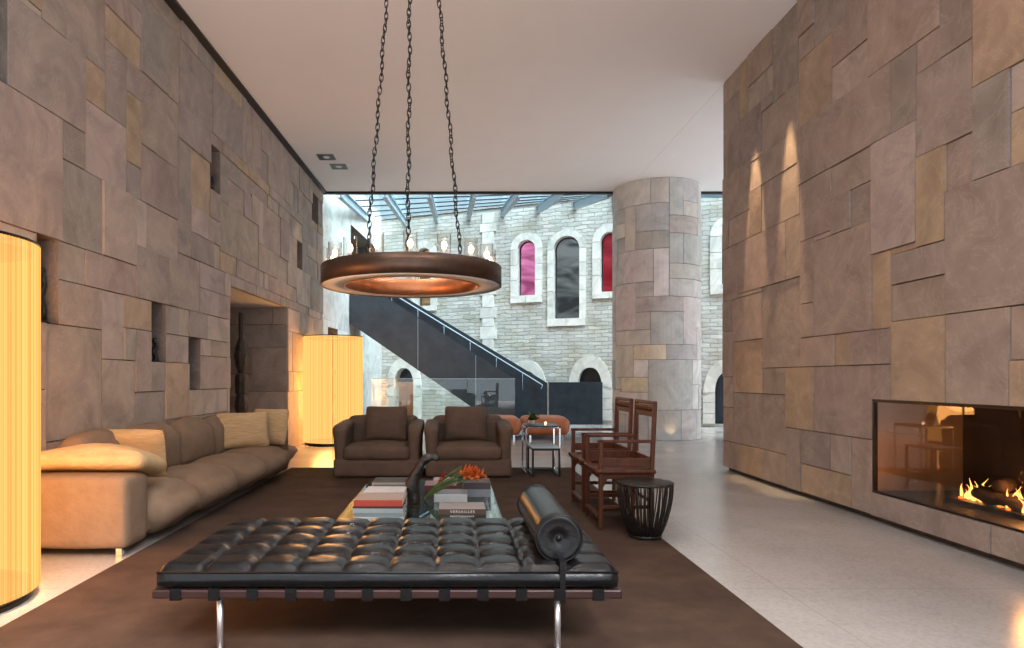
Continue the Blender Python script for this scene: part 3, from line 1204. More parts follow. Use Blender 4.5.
struct(mb.build('pane', 'skyglass', beams_root))

# ------------------------------------------------------------------ staircase
stair = thing('staircase', 'dark steel staircase climbing left along the old stone facade', 'staircase', (0, 0, 0))


def px(x, y, d):
    return Vector(((x - VX) * d / F, d, EYE + (VY - y) * d / F))


def slab(pts, th, nrm=(0, 1, 0)):
    mb = MB()
    n = len(pts)
    nv = Vector(nrm) * th
    vs = [Vector(p) for p in pts] + [Vector(p) + nv for p in pts]
    fs = [tuple(range(n)), tuple(reversed(range(n, 2 * n)))] + [(i, (i + 1) % n, n + (i + 1) % n, n + i) for i in range(n)]
    mb.poly(vs, fs)
    return mb


NY, FY = 16.0, 17.15
nb = px(515, 417, NY)
near_pts = [px(515, 379, NY), px(385, 296.5, NY), px(349.5, 274, NY), px(349.5, 323, NY), px(476.6, 410.5, NY), Vector((.62, NY, 0)), Vector((1.48, NY, 0))]
slab(near_pts, .05).build('near_guard', 'steel_near', stair)
for q in range(5):   # flat joints between the guard sheets
    ja = near_pts[0].lerp(near_pts[1], q / 4.5 + .08)
    jb = near_pts[4].lerp(near_pts[3], q / 4.5 + .08)
    jb = Vector((ja.x, NY, near_pts[4].z + (ja.x - near_pts[4].x) / (near_pts[3].x - near_pts[4].x) * (near_pts[3].z - near_pts[4].z)))
    if jb.z < .05:
        jb.z = .05
    MB().box((ja.x - .004, NY - .004, jb.z + .03), (ja.x + .004, NY + .002, ja.z - .03)).build('joint_strip', 'white_steel' if q % 2 else 'steel', stair)
far_pts = [px(547.5, 383, FY), px(404, 296.5, FY), px(352, 264, FY), px(352, 300, FY), px(500, 405, FY), Vector((1.2, FY, 0)), Vector((2.44, FY, 0))]
slab(far_pts, .05).build('far_guard', 'steel', stair)
ft = MB()
x0, z0 = 1.42, 0.0
steps = 18
for k in range(steps):
    xa = 1.42 - k * .235
    zt = .155 * (k + 1)
    mb = MB().box((xa - .27, NY + .05, zt - .05), (xa, FY, zt))
    mb.box((xa - .02, NY + .05, zt - .155), (xa, FY, zt - .05))
    mb.build('step', 'steel', stair)
mb = MB()
hp = [px(541, 389, FY - .09), px(542.5, 385, FY - .09), px(536, 381, FY - .09), px(402, 299.5, FY - .09), px(352, 269, FY - .09)]
mb.tube(hp, .016, 8)
mb.build('handrail', 'white_steel', stair)
for q in range(7):
    mb = MB()
    t = (q + .5) / 7
    p = hp[2].lerp(hp[4], t)
    p2 = Vector((p.x, FY - .006, p.z))
    mb.tube([p2, p2 + Vector((0, 0, -.45))], .007, 6)
    mb.build('bracket', 'white_steel', stair)
# flat guard standing right of the stair foot
g = thing('guard_panel', 'flat dark steel guard panel right of the staircase foot', 'guard panel', (2.475, FY, 0))
MB().box((0, 0, 0), (1.42, .05, 1.12)).build('panel', 'steel', g, bevel=.004)
MB().box((-.022, -.02, 0), (.0, .06, 1.14)).build('post', 'chrome', g)
# glass balustrade in front of the stair
gb = thing('glass_balustrade', 'clear glass balustrade in front of the staircase', 'balustrade', (-1.95, 15.2, 0))
for k in range(3):
    MB().box((k * 1.12, -.008, .02), (k * 1.12 + 1.11, .008, 1.21)).build('pane', 'glass', gb)
MB().box((0, -.03, 0), (3.36, .03, .05)).build('shoe', 'white_steel', gb)
MB().box((0, -.012, 1.21), (3.36, .012, 1.222)).build('cap', 'white_steel', gb)

# ------------------------------------------------------------------ rug
rug = MB().box((-2.225, 1.2, 0), (1.575, 8.84, .014)).build('rug', 'rug', bevel=.006)
tag(rug, 'large plain brown rug under the seating group', 'rug')

# ------------------------------------------------------------------ daybed
RZ = .014
DX0, DX1, DY0, DY1 = -1.284, .70, 2.80, 3.78
day = thing('daybed', 'black tufted leather daybed on a wooden frame with chrome legs', 'daybed', ((DX0 + DX1) / 2, (DY0 + DY1) / 2, RZ))
LX, LY = DX1 - DX0, DY1 - DY0
zb = .33 - RZ
zt = .402 - RZ


def mattress():
    mb = MB()
    nx, ny = 10, 5
    sub = 12

    def top(u, v):
        x, y = (u - .5) * LX, (v - .5) * LY
        a, b = u * nx, v * ny
        fa, fb = 2 * (a - math.floor(a)) - 1 if a < nx else 1, 2 * (b - math.floor(b)) - 1 if b < ny else 1
        cellh = ((1 - abs(fa) ** 5) * (1 - abs(fb) ** 5)) ** .55
        h = .024 * cellh
        # buttons pull the leather down where the seams cross
        da, db = (a - round(a)) * LX / nx, (b - round(b)) * LY / ny
        inner = 0 < round(a) < nx and 0 < round(b) < ny
        dd = math.hypot(da, db)
        ang = math.atan2(db, da)
        if inner:
            h -= .020 * math.exp(-(dd / .032) ** 2)
            # pleats run from button to button along the diagonals
            h -= .006 * math.exp(-((abs(abs(math.sin(2 * ang)) - 1)) / .10) ** 2) * math.exp(-((dd - .05) / .035) ** 2)
        h += .0022 * math.sin(ang * 7 + math.floor(a) * 1.7 + math.floor(b)) * math.exp(-((dd - .05) / .035) ** 2)
        h += .005 * mnoise.noise(Vector((x * 8, y * 8, 2)))
        ex = min(u, 1 - u) * LX
        ey = min(v, 1 - v) * LY
        e = min(ex, ey)
        if e < .02:
            h = h * (e / .02) - .012 * (1 - e / .02) ** 2
        return (x, y, zt + h)
    mb.grid(nx * sub, ny * sub, top)
    n = 60

    def side(axis, sgn):
        def f(u, v):
            bulge = .010 * math.sin(PI * v) + .003 * mnoise.noise(Vector((u * 7, v * 3, sgn)))
            zz = zb + v * (zt - .012 - zb)
            if axis == 'y':
                return ((u - .5) * LX, sgn * (LY / 2 + (bulge if 0 < u < 1 else 0)), zz)
            return (sgn * (LX / 2 + (bulge if 0 < u < 1 else 0)), (u - .5) * LY, zz)
        return f
    for ax, sg in (('y', -1), ('y', 1), ('x', -1), ('x', 1)):
        mb.grid(n, 6, side(ax, sg))
    mb.face([(-LX / 2, -LY / 2, zb), (LX / 2, -LY / 2, zb), (LX / 2, LY / 2, zb), (-LX / 2, LY / 2, zb)])
    return mb


mat_o = mattress().build('mattress', 'leather', day)
for sg in (-1, 1):
    mb = MB()
    mb.tube([(-LX / 2, sg * (LY / 2 + .001), zt - .010), (LX / 2, sg * (LY / 2 + .001), zt - .010)], .005, 6)
    mb.tube([(sg * (LX / 2 + .001), -LY / 2, zt - .010), (sg * (LX / 2 + .001), LY / 2, zt - .010)], .005, 6)
    mb.build('piping', 'leather', mat_o)
bt = None
for i in range(1, 10):
    for j in range(1, 5):
        if bt is None:
            bt = b0 = MB().ball((0, 0, 0), .010, 8, sc=(1, 1, .6)).build('button', 'leather', mat_o)
        else:
            b0 = bt.copy()
            COL.objects.link(b0)
        b0.location = ((i / 10 - .5) * LX, (j / 5 - .5) * LY, zt - .014)
mb = MB()
fx, fy = LX / 2 + .018, LY / 2 + .012
mb.box((-fx, -fy, .268), (fx, -fy + .05, .306))
mb.box((-fx, fy - .05, .268), (fx, fy, .306))
mb.box((-fx + .1, -fy + .05, .268), (-fx + .15, fy - .05, .306))
mb.box((fx - .15, -fy + .05, .268), (fx - .1, fy - .05, .306))
mb.build('frame', 'rail', day, bevel=.006)
for i in range(12):
    x = -LX / 2 + .085 + i * (LX - .17) / 11
    mb = MB()
    mb.box((x - .024, -fy - .004, .262), (x + .024, fy + .004, .268))
    mb.box((x - .024, -fy - .005, .262), (x + .024, -fy - .001, .308))
    mb.box((x - .024, fy + .001, .262), (x + .024, fy + .005, .308))
    mb.box((x - .024, -fy - .004, .306), (x + .024, fy + .004, .312))
    mb.build('strap', 'leather', day)
for sx in (-.745, .745):
    for sy in (-.42, .42):
        mb = MB()
        mb.tube([(sx, sy, 0), (sx, sy, .27)], .0135, 14)
        mb.lathe([(0.0, 0), (.024, 0), (.024, .006), (.014, .01)], (sx, sy, 0), 16)
        mb.lathe([(.014, .245), (.026, .262), (.026, .268)], (sx, sy, 0), 16)
        mb.build('leg', 'leg_chrome', day)
# bolster lying on the daybed
BX, BR, BL = .462, .104, .82
bol = thing('bolster', 'black leather bolster roll lying across the right end of the daybed', 'bolster', (BX, 2.885, .412))
prof = [(0.0, .012), (.012, .010), (.02, .014), (.03, .006), (.06, .003), (.085, .004), (BR - .006, .0), (BR, .01)]
prof += [(BR + .002 * math.sin(t * 9), .01 + (BL - .02) * t / 12) for t in range(1, 12)]
prof += [(BR, BL - .01), (BR - .006, BL), (.06, BL - .003), (.02, BL - .01), (0, BL - .01)]
MB().lathe(prof, (0, 0, BR), 40, axis='Y').build('roll', 'leather', bol)
mb = MB()
mb.tube([(BR * math.cos(a * PI / 16), .004, BR + BR * math.sin(a * PI / 16)) for a in range(32)], .005, 6, closed=True)
mb.build('piping', 'leather', bol)
mb = MB()
mb.tube([(BR * math.cos(a * PI / 16), BL - .004, BR + BR * math.sin(a * PI / 16)) for a in range(32)], .005, 6, closed=True)
mb.build('piping', 'leather', bol)
MB().ball((0, .008, BR), .013, 10, sc=(1, .5, 1)).build('button', 'leather', bol)
mb = MB()
for yy in (.10,):
    pass
mb.box((-.012, -.0985, -.150), (.012, -.0945, .03))
mb.poly([(-.012, -.0985, .03), (.012, -.0985, .03), (.012, .002, .045), (-.012, .002, .045), (-.012, -.0945, .026), (.012, -.0945, .026), (.012, .006, .041), (-.012, .006, .041)],
        [(0, 1, 2, 3), (7, 6, 5, 4), (0, 3, 7, 4), (1, 5, 6, 2)])
mb.build('strap', 'leather', bol)

# ------------------------------------------------------------------ sofa
sofa = thing('sofa', 'long taupe linen sofa with four seats along the left stone wall', 'sofa', (-2.65, 6.4, 0), -LK)
SX0, SX1, SY0, SY1 = -2.97, -2.18, 4.42, 8.35   # base extents


def S(x, y, z):
    return (x + 2.65, y - 6.4, z)


MB().box(S(SX0 + .02, SY0 + .05, .105), S(SX1 - .02, SY1 - .05, .20)).build('base', 'sofa', sofa, bevel=.02)


def put_cushion(name, x0, x1, y0, y1, z0, z1, r, puff, seed, mat='sofa', parent=None, fn=None, wob=.007, org=None, side=.5):
    mb = cushion_mb(x1 - x0, y1 - y0, z1 - z0, r, puff, wob=wob, seed=seed, fn=fn, side=side)
    return mb.build(name, mat, parent or sofa, loc=S((x0 + x1) / 2, (y0 + y1) / 2, (z0 + z1) / 2) if org is None else org)


put_cushion('arm', SX0, SX1, SY0, SY0 + .33, .06, .553, .05, .006, 1, wob=.004)
put_cushion('arm', SX0, SX1, SY1 - .20, SY1, .06, .575, .05, .006, 2, wob=.004)
seams = [4.755, 5.5, 6.38, 7.2, 8.14]
for k in range(4):
    def lean(p, q):
        # the seat front rolls over and down to the base
        if p.x > .1:
            p = Vector((p.x + .03 * (1 - q.y ** 2) * (1 - q.z ** 2), p.y, p.z))
        return p
    put_cushion('seat_cushion', -2.75, -2.10, seams[k] + .002, seams[k + 1] - .002, .09, .375, .135, .06, 3 + k, fn=lean, wob=.014, side=-.06)
bs = [4.755, 5.5, 6.38, 7.2, 8.14]
for k in range(4):
    put_cushion('back_cushion', -2.955, -2.66, bs[k] + .002, bs[k + 1] - .002, .30, .765, .13, .055, 11 + k, wob=.014, side=-.06)
for (x, y) in ((-2.27, 4.52), (-2.90, 4.52), (-2.33, 8.27), (-2.92, 8.27), (-2.33, 6.4), (-2.92, 6.4)):
    MB().box(S(x - .022, y - .022, 0.0), S(x + .022, y + .022, .12)).build('leg', 'chrome', sofa, bevel=.003)

# scatter cushions
CG = 'beige cushions on the sofa'


def pillow(label, w, h, t, loc, rot, seed, box=.45):
    mb = pillow_mb(w, h, t, seed, box=box)
    mb.v = [v - Vector((0, 0, 0)) for v in mb.v]
    o = mb.build('scatter_cushion', 'pillow', loc=loc, rot=rot)
    return tag(o, label, 'cushion', CG)


o = cushion_mb(.82, .12, .46, .055, .015, wob=.008, seed=51).build('scatter_cushion', 'pillow', loc=(-2.61, 4.78, .60), rot=(math.radians(77), 0, math.radians(1)))
tag(o, 'wide beige cushion leaning over the near sofa arm beside the tall lamp', 'cushion', CG)
pillow('beige cushion behind the front one at the near sofa arm, only its top showing', .62, .40, .18, (-2.66, 5.34, .42), (math.radians(6), 0, math.radians(-3)), 2)
pillow('square ribbed beige cushion at the far end of the sofa, fully in view', .60, .42, .18, (-2.44, 7.53, .42), (math.radians(-14), 0, math.radians(34)), 3)
pillow('beige cushion at the far sofa arm, half hidden by the square one', .46, .44, .18, (-2.27, 7.92, .42), (math.radians(-10), 0, math.radians(-12)), 4)

# ------------------------------------------------------------------ armchairs
arm1 = thing('armchair', 'brown armchair beside the glowing far lamp, left of the pair', 'armchair', (-.955, 8.34, RZ), group='pair of brown armchairs')
W, D = 1.03, .92


def AC(name, x0, x1, y0, y1, z0, z1, r, puff, seed, fn=None, wob=.006, rot=(0, 0, 0)):
    mb = cushion_mb(x1 - x0, y1 - y0, z1 - z0, r, puff, wob=wob, seed=seed, fn=fn)
    return mb.build(name, 'armchair', arm1, loc=((x0 + x1) / 2, (y0 + y1) / 2, (z0 + z1) / 2), rot=rot)


AC('base', -.525, .525, -.455, .45, .015, .23, .03, .004, 21, wob=.003)
AC('seat_cushion', -.405, .405, -.48, .30, .215, .385, .06, .035, 22)
AC('backrest', -.47, .47, .22, .47, .15, .72, .09, .01, 23)


def armshape(sg):
    def f(p, q):
        # arms flare out and roll at the top, rising a little to the back
        t = (q.z + 1) / 2
        p = p.copy()
        p.x += sg * .016 * t ** 2
        if q.z > .4:
            p.x += .028 * (q.z - .4) / .6 * q.x
        p.z += .02 * (q.y) * t - .03 * max(0, -q.y - .5) * t
        return p
    return f


AC('arm', -.52, -.375, -.44, .42, .03, .655, .07, .0, 24, armshape(-1))
AC('arm', .375, .52, -.44, .42, .03, .655, .07, .0, 25, armshape(1))
for sx in (-.42, .42):
    for sy in (-.38, .38):
        MB().box((sx - .025, sy - .025, .0), (sx + .025, sy + .025, .04)).build('foot', 'black', arm1)
dup(arm1, (.165, 8.34, RZ), None, 'brown armchair beside the chrome side table, right of the pair')
for xx, lb in ((-.90, 'brown square cushion standing on the armchair beside the far lamp'), (.14, 'brown square cushion standing on the armchair beside the side table')):
    o = pillow_mb(.55, .45, .19, 7 + xx).build('scatter_cushion', 'armchair', loc=(xx, 8.42, .425), rot=(math.radians(-14), 0, math.radians(3 if xx > 0 else -3)))
    tag(o, lb, 'cushion', 'brown armchair cushions')

# ------------------------------------------------------------------ carved wooden chairs
ch = thing('wooden_armchair', 'dark red wooden armchair with open back, the one behind the slatted drum table', 'chair', (1.37, 5.48, RZ), group='pair of wooden armchairs')
# local: the chair faces -x; width along y
cw2, cd = .28, .215      # half width, half depth
zs = .47


def cbox(name, lo, hi, bev=.006, mat='redwood'):
    return MB().box(lo, hi).build(name, mat, ch, bevel=bev)


for sy in (-1, 1):
    y = sy * (cw2 - .018)
    mb = MB()
    mb.bar((-cd + .015, y, 0), (-cd + .015, y, .72), .036, .036)
    mb.build('front_leg', 'redwood', ch, bevel=.008)
    mb = MB()
    mb.bar((cd - .015, y, 0), (cd - .005, y, zs), .036, .036)
    mb.bar((cd - .005, y, zs), (cd + .02, y, 1.02), .034, .034)
    mb.build('back_post', 'redwood', ch, bevel=.008)
    cbox('arm', (-cd - .01, y - .018, .695), (cd + .005, y + .018, .72), .008)
    cbox('side_panel', (-cd + .03, y - .010, .505), (cd - .02, y + .010, .575), .004)
    cbox('stretcher', (-cd + .02, y - .011, .165), (cd - .02, y + .011, .195), .004)
    cbox('apron', (-cd + .02, y - .010, .405), (cd - .02, y + .010, .445), .004)
# seat frame with rounded nosing, woven seat inside
mb = MB()
mb.box((-cd - .03, -cw2 - .012, zs - .025), (cd + .025, -cw2 + .06, zs + .015))
mb.box((-cd - .03, cw2 - .06, zs - .025), (cd + .025, cw2 + .012, zs + .015))
mb.box((-cd - .03, -cw2 + .06, zs - .025), (-cd + .045, cw2 - .06, zs + .015))
mb.box((cd - .045, -cw2 + .06, zs - .025), (cd + .025, cw2 - .06, zs + .015))
mb.build('seat_frame', 'redwood', ch, bevel=.016, bseg=3)
cbox('seat', (-cd + .04, -cw2 + .055, zs - .015), (cd - .04, cw2 - .055, zs + .006), .003)
cbox('back_panel', (cd - .01, -cw2 + .03, .505), (cd + .008, cw2 - .03, .575), .004)
cbox('crest_rail', (cd + .004, -cw2 - .005, 1.0), (cd + .036, cw2 + .005, 1.03), .01)
mb = MB()
mb.box((cd + .008, -cw2 + .03, .925), (cd + .026, cw2 - .03, .995))
for k in range(9):   # carved fret
    y = -cw2 + .07 + k * (2 * cw2 - .14) / 8
    mb.tube([(cd + .006, y - .02, .945), (cd + .006, y, .975), (cd + .006, y + .02, .945)], .006, 6)
mb.build('carved_panel', 'redwood', ch)
mb = MB()
for sy in (-1, 1):
    mb.bar((cd + .016, sy * (cw2 - .05), .575), (cd + .018, sy * (cw2 - .05), .925), .022, .018)
mb.bar((cd + .017, -cw2 + .05, .912), (cd + .017, cw2 - .05, .912), .018, .022)
mb.build('back_frame', 'redwood', ch, bevel=.004)
cbox('footrest', (-cd - .012, -cw2 + .03, .085), (-cd + .032, cw2 - .03, .11), .006)
cbox('stretcher', (cd - .03, -cw2 + .03, .215), (cd - .01, cw2 - .03, .245), .004)
cbox('apron', (-cd + .005, -cw2 + .03, .405), (-cd + .022, cw2 - .03, .445), .004)
for sy in (-1, 1):   # shaped brackets under the seat rail
    mb = MB()
    y = sy * (cw2 - .018)
    mb.poly([(-cd + .03, y - .008, .41), (-cd + .03, y - .008, .33), (-cd + .07, y - .008, .41), (-cd + .03, y + .008, .41), (-cd + .03, y + .008, .33), (-cd + .07, y + .008, .41)],
            [(0, 1, 2), (5, 4, 3), (0, 3, 4, 1), (1, 4, 5, 2), (2, 5, 3, 0)])
    mb.build('bracket', 'redwood', ch)
    mb = MB()
    mb.poly([(cd - .03, y - .008, .41), (cd - .03, y - .008, .33), (cd - .07, y - .008, .41), (cd - .03, y + .008, .41), (cd - .03, y + .008, .33), (cd - .07, y + .008, .41)],
            [(0, 1, 2), (5, 4, 3), (0, 3, 4, 1), (1, 4, 5, 2), (2, 5, 3, 0)])
    mb.build('bracket', 'redwood', ch)
dup(ch, (1.37, 6.17, RZ), None, 'dark red wooden armchair with open back, the one beyond its twin')

# ------------------------------------------------------------------ slatted drum table
dr = thing('drum_table', 'dark slatted drum side table tapering to its base', 'side table', (1.455, 4.985, RZ))
mb = MB()


def drad(t):
    return .118 + (.208 - .118) * (math.sin(t * PI / 2) ** .85)


mb2 = MB()
n = 60
for k in range(n):
    a = 2 * PI * k / n
    pts = []
    for q in range(9):
        t = q / 8
        r = drad(t)
        aa = a + .10 * math.sin(k * 2.3) * t
        pts.append((r * math.cos(aa), r * math.sin(aa), .02 + t * .385))
    mb2.tube(pts, .0052, 6)
mb2.build('slats', 'ebony', dr).name = 'slat_cage'
MB().lathe([(0, .40), (.19, .40), (.213, .405), (.215, .418), (.205, .424), (0, .424)], (0, 0, 0), 48).build('top', 'ebony', dr)
MB().lathe([(0, .0), (.12, .0), (.128, .01), (.122, .03), (0, .03)], (0, 0, 0), 40).build('base', 'ebony', dr)

# ------------------------------------------------------------------ glass coffee table with books
TX0, TX1, TY0, TY1, TZ = -.78, .315, 4.02, 6.0, .30
ct = thing('coffee_table', 'low glass coffee table with a steel frame on the brown rug', 'coffee table', ((TX0 + TX1) / 2, (TY0 + TY1) / 2, RZ))
hx, hy, tz = (TX1 - TX0) / 2, (TY1 - TY0) / 2, TZ - RZ
MB().box((-hx, -hy, tz - .014), (hx, hy, tz)).build('top', 'glass_table', ct, bevel=.003)
MB().box((-hx + .03, -hy + .03, .10), (hx - .03, hy - .03, .112)).build('shelf', 'glass_table', ct, bevel=.003)
mb = MB()
for sx in (-1, 1):
    mb.bar((sx * (hx - .02), -hy + .02, tz - .03), (sx * (hx - .02), hy - .02, tz - .03), .025, .025)
    mb.bar((-hx + .02, sx * (hy - .02), tz - .03), (hx - .02, sx * (hy - .02), tz - .03), .025, .025)
    mb.bar((sx * (hx - .03), -hy + .03, .088), (sx * (hx - .03), hy - .03, .088), .02, .02)
mb.build('frame', 'chrome', ct)
for sx in (-1, 1):
    for sy in (-1, 1):
        MB().box((sx * (hx - .02) - .0125, sy * (hy - .02) - .0125, 0), (sx * (hx - .02) + .0125, sy * (hy - .02) + .0125, tz - .03)).build('leg', 'chrome', ct)


def book(label, x, y, z, w, d, h, col, rz=0.0, spine=None, group=None, text=None, tcol=(.8, .7, .5)):
    """spine faces the camera (-y)"""
    t = thing('book', label, 'book', (x, y, z), rz, group)
    col = tuple(v * .72 for v in col)
    c = book_mat('_'.join('%03d' % int(v * 999) for v in col), col)
    mb = MB()
    e = .0035
    mb.box((-w / 2, -d / 2, 0), (w / 2, d / 2, e))
    mb.box((-w / 2, -d / 2, h - e), (w / 2, d / 2, h))
    mb.build('cover', c, t)
    MB().box((-w / 2 + .004, -d / 2 + .006, e), (w / 2 - .004, d / 2 - .005, h - e)).build('pages', 'paper', t)
    sc = tuple(v * .7 for v in spine) if spine else col
    sm = book_mat('_'.join('%03d' % int(v * 999) for v in sc), sc)
    MB().box((-w / 2, -d / 2 - .003, 0), (w / 2, -d / 2 + .001, h)).build('spine', sm, t, bevel=.0015)
    if text:
        cu_ = bpy.data.curves.new('lettering', 'FONT')
        cu_.body = text
        cu_.size = min(h * .72, .024) if h < .04 else .017
        cu_.space_character = 1.35
        cu_.align_x = 'CENTER'
        cu_.align_y = 'CENTER'
        cu_.extrude = .0004
        tmp = bpy.data.objects.new('lettering_curve', cu_)
        me_ = bpy.data.meshes.new_from_object(tmp)
        me_.name = 'lettering'
        bpy.data.objects.remove(tmp)
        o = bpy.data.objects.new('lettering', me_)
        COL.objects.link(o)
        o.parent = t
        o.location = (0, -d / 2 - .004, h / 2 if h < .04 else h * .72)
        o.rotation_euler = (PI / 2, 0, 0)
        me_.materials.clear()
        me_.materials.append(book_mat('lettering', tcol))
    return t


GL = 'books on the coffee table'
# front left stack
z = TZ
bx, by = -.498, 4.34
book('pale grey hardback at the bottom of the red-topped stack', bx, by, z, .325, .28, .030, (.42, .46, .46), .01, group=GL); z += .030
book('blue-grey hardback second from the bottom under the red book', bx + .004, by + .004, z, .32, .27, .026, (.20, .27, .29), -.012, group=GL); z += .026
book('white and teal hardback directly under the maroon book', bx - .003, by + .002, z, .325, .27, .030, (.34, .42, .43), .006, group=GL); z += .030
book('thin maroon book between the white-teal book and the red one', bx, by, z, .325, .27, .014, (.07, .014, .017), -.006, group=GL); z += .014
book('red-spined book with taupe cover on top of the front left stack', bx, by + .002, z, .315, .27, .040, (.33, .24, .20), .004, (.42, .055, .03), group=GL)
# stacks behind on the left
book('dark book under the white one in the middle left stack', -.50, 4.72, TZ, .30, .24, .07, (.10, .09, .085), .02, group=GL)
book('white covered book on the middle left stack behind the red book', -.50, 4.72, TZ + .07, .29, .23, .055, (.50, .48, .46), -.01, group=GL)
book('charcoal book lying on the table behind the middle left stack', -.50, 5.16, TZ, .33, .28, .06, (.06, .055, .05), 0, (.10, .09, .085), group=GL)
book('dark olive book with pale spine at the far left corner of the table', -.52, 5.62, TZ, .36, .30, .05, (.075, .07, .06), 0, (.45, .45, .43), group=GL)
# right side
z = TZ
book('black lower book with small white letters at the front right', .047, 4.32, z, .310, .23, .048, (.02, .02, .02), 0, group=GL, text='PHOTOGRAPHY', tcol=(.7, .7, .68)); z += .048
book('brown-spined book with gold letters on the front right pair', .047, 4.32, z, .304, .23, .034, (.25, .225, .21), .008, (.085, .05, .03), group=GL, text='VERSAILLES', tcol=(.75, .62, .38))
book('white hardback with a grey cover under the orange flowers', -.03, 4.98, TZ, .25, .22, .06, (.25, .27, .28), -.02, (.48, .50, .50), group=GL)
book('dark grey hardback at the back right under the striped one', .17, 5.20, TZ, .22, .24, .06, (.10, .09, .095), .0, (.26, .28, .30), group=GL)
book('black striped hardback on top of the back right stack', .17, 5.20, TZ + .06, .215, .23, .05, (.06, .05, .05), .01, (.08, .055, .06), group=GL)
book('dusty pink book at the far middle of the table behind the branch', -.12, 5.45, TZ, .26, .25, .05, (.34, .21, .22), .0, (.12, .025, .04), group=GL)
book('cream book on the dusty pink one at the far middle', -.08, 5.49, TZ + .05, .20, .18, .03, (.48, .40, .37), .0, group=GL)

# carved branch sculpture
sc_ = thing('branch_sculpture', 'dark gnarled wooden branch sculpture standing on the coffee table', 'sculpture', (-.307, 4.84, TZ))
mb = MB()
pts = [(.0, 0, 0), (.0, 0, .05), (-.006, 0, .10), (-.014, .0, .14), (.002, .0, .19), (.030, 0, .24), (.055, 0, .295), (.095, .0, .335), (.145, .0, .342), (.178, -.01, .332), (.192, -.012, .318)]
rs = [.048, .047, .050, .052, .046, .038, .034, .032, .028, .024, .012]
# smooth the path
sp, sr = [], []
for i in range(len(pts) - 1):
    for q in range(5):
        t = q / 5
        p = Vector(pts[i]).lerp(Vector(pts[i + 1]), t)
        sp.append(p)
        sr.append((rs[i] * (1 - t) + rs[i + 1] * t) * (1 + .10 * mnoise.noise(p * 40)))
for _ in range(3):
    sp = [sp[0]] + [(sp[i - 1] + sp[i] * 2 + sp[i + 1]) / 4 for i in range(1, len(sp) - 1)] + [sp[-1]]
mb.tube(sp, sr, 14)
nb_ = len(mb.v)
for i in range(nb_):
    p = mb.v[i]
    mb.v[i] = p + mnoise.noise_vector(p * 28) * .008 if p.z > .01 else p
mb.build('branch', 'ebony', sc_)
MB().ball((-.035, -.02, .15), .03, 10, sc=(1, .8, 1.2)).build('knot', 'ebony', sc_)

# flowers in a small glass vase
fl = thing('flower_arrangement', 'sheaf of orange and crimson flowers with green leaves leaning in a low glass vase', 'flowers', (-.228, 4.90, TZ))
MB().lathe([(0, .004), (.016, .004), (.02, .0), (.024, .004), (.026, .02), (.024, .04), (.021, .04), (.023, .02), (.021, .008), (0, .007)], (0, 0, 0), 24).build('vase', 'glass_clear', fl)
rg = random.Random(8)
mb_l, heads = MB(), []
for k in range(13):
    t = k / 12
    ex = .24 + .15 * rg.random() + .06 * t
    ez = .135 + .085 * (1 - t) + .02 * rg.random()
    ey = rg.uniform(-.05, .05)
    tip = Vector((ex, ey, ez + .03))
    mid = tip * .5 + Vector((-.02, 0, .025))
    base = Vector((rg.uniform(-.012, .012), rg.uniform(-.012, .012), .012))
    path = [base, base.lerp(mid, .5) + Vector((0, 0, .004)), mid, mid.lerp(tip, .5) + Vector((0, 0, .004)), tip]
    mb_l.tube(path, [.004, .0045, .004, .0035, .003], 6)
    heads.append(tip)
mb_l.build('stems', 'green', fl).name = 'stem_sheaf'
mb = MB()
for k in range(9):
    L = .20 + .12 * rg.random()
    el = math.radians(27 + 17 * rg.random())
    dy = rg.uniform(-.25, .25)
    d = Vector((math.cos(el), dy, math.sin(el))).normalized()
    sd = d.cross(Vector((0, 0, 1))).normalized() * .6 + Vector((0, .6, 0))
    sd.normalize()
    rows = []
    for q in range(9):
        t = q / 8
        w = .012 * math.sin(PI * min(1, t * .93 + .07)) ** .7
        c = Vector((0, 0, .02)) + d * L * t + Vector((0, 0, .02 * math.sin(PI * t)))
        nrm = d.cross(sd).normalized()
        rows.append([c - sd * w, c + nrm * -.003, c + sd * w])
    vs = [p for r in rows for p in r]
    fs = [(q * 3 + i, q * 3 + i + 1, q * 3 + i + 4, q * 3 + i + 3) for q in range(8) for i in range(2)]
    mb.poly(vs, fs, 0, True)
mb.build('leaf', 'green', fl)


def bloom(center, size, mb, rg):
    for k in range(6):
        a = 2 * PI * k / 6 + rg.random()
        ax = Vector((.85, .0, .35)).normalized()
        s1 = Vector((0, 1, 0))
        s2 = ax.cross(s1)
        dirn = (ax * .9 + (s1 * math.cos(a) + s2 * math.sin(a)) * .75).normalized()
        side = dirn.cross(ax).normalized()
        vs = []
        for q in range(6):
            t = q / 5
            w = size * .2 * math.sin(PI * (t * .9 + .08))
            c = center + dirn * size * t + (dirn - ax) * size * .25 * t * t
            vs += [c - side * w, c + side * w]
        fs = [(2 * q, 2 * q + 1, 2 * q + 3, 2 * q + 2) for q in range(5)]
        mb.poly(vs, fs, 0, True)


for k, tip in enumerate(heads):
    if k in (0, 1):
        continue
    mb = MB()
    bloom(tip, .055 + .02 * rg.random(), mb, rg)
    bloom(tip - Vector((.03, 0, .012)), .045, mb, rg)
    mb.build('blossom', 'orange_petal', fl)
mb = MB()
for q in range(4):
    bloom(Vector((.10 + .012 * q, rg.uniform(-.02, .02), .15 + .016 * q)), .035, mb, rg)
mb.build('crimson_spike', 'red_petal', fl)['label'] = 'crimson flower spike'

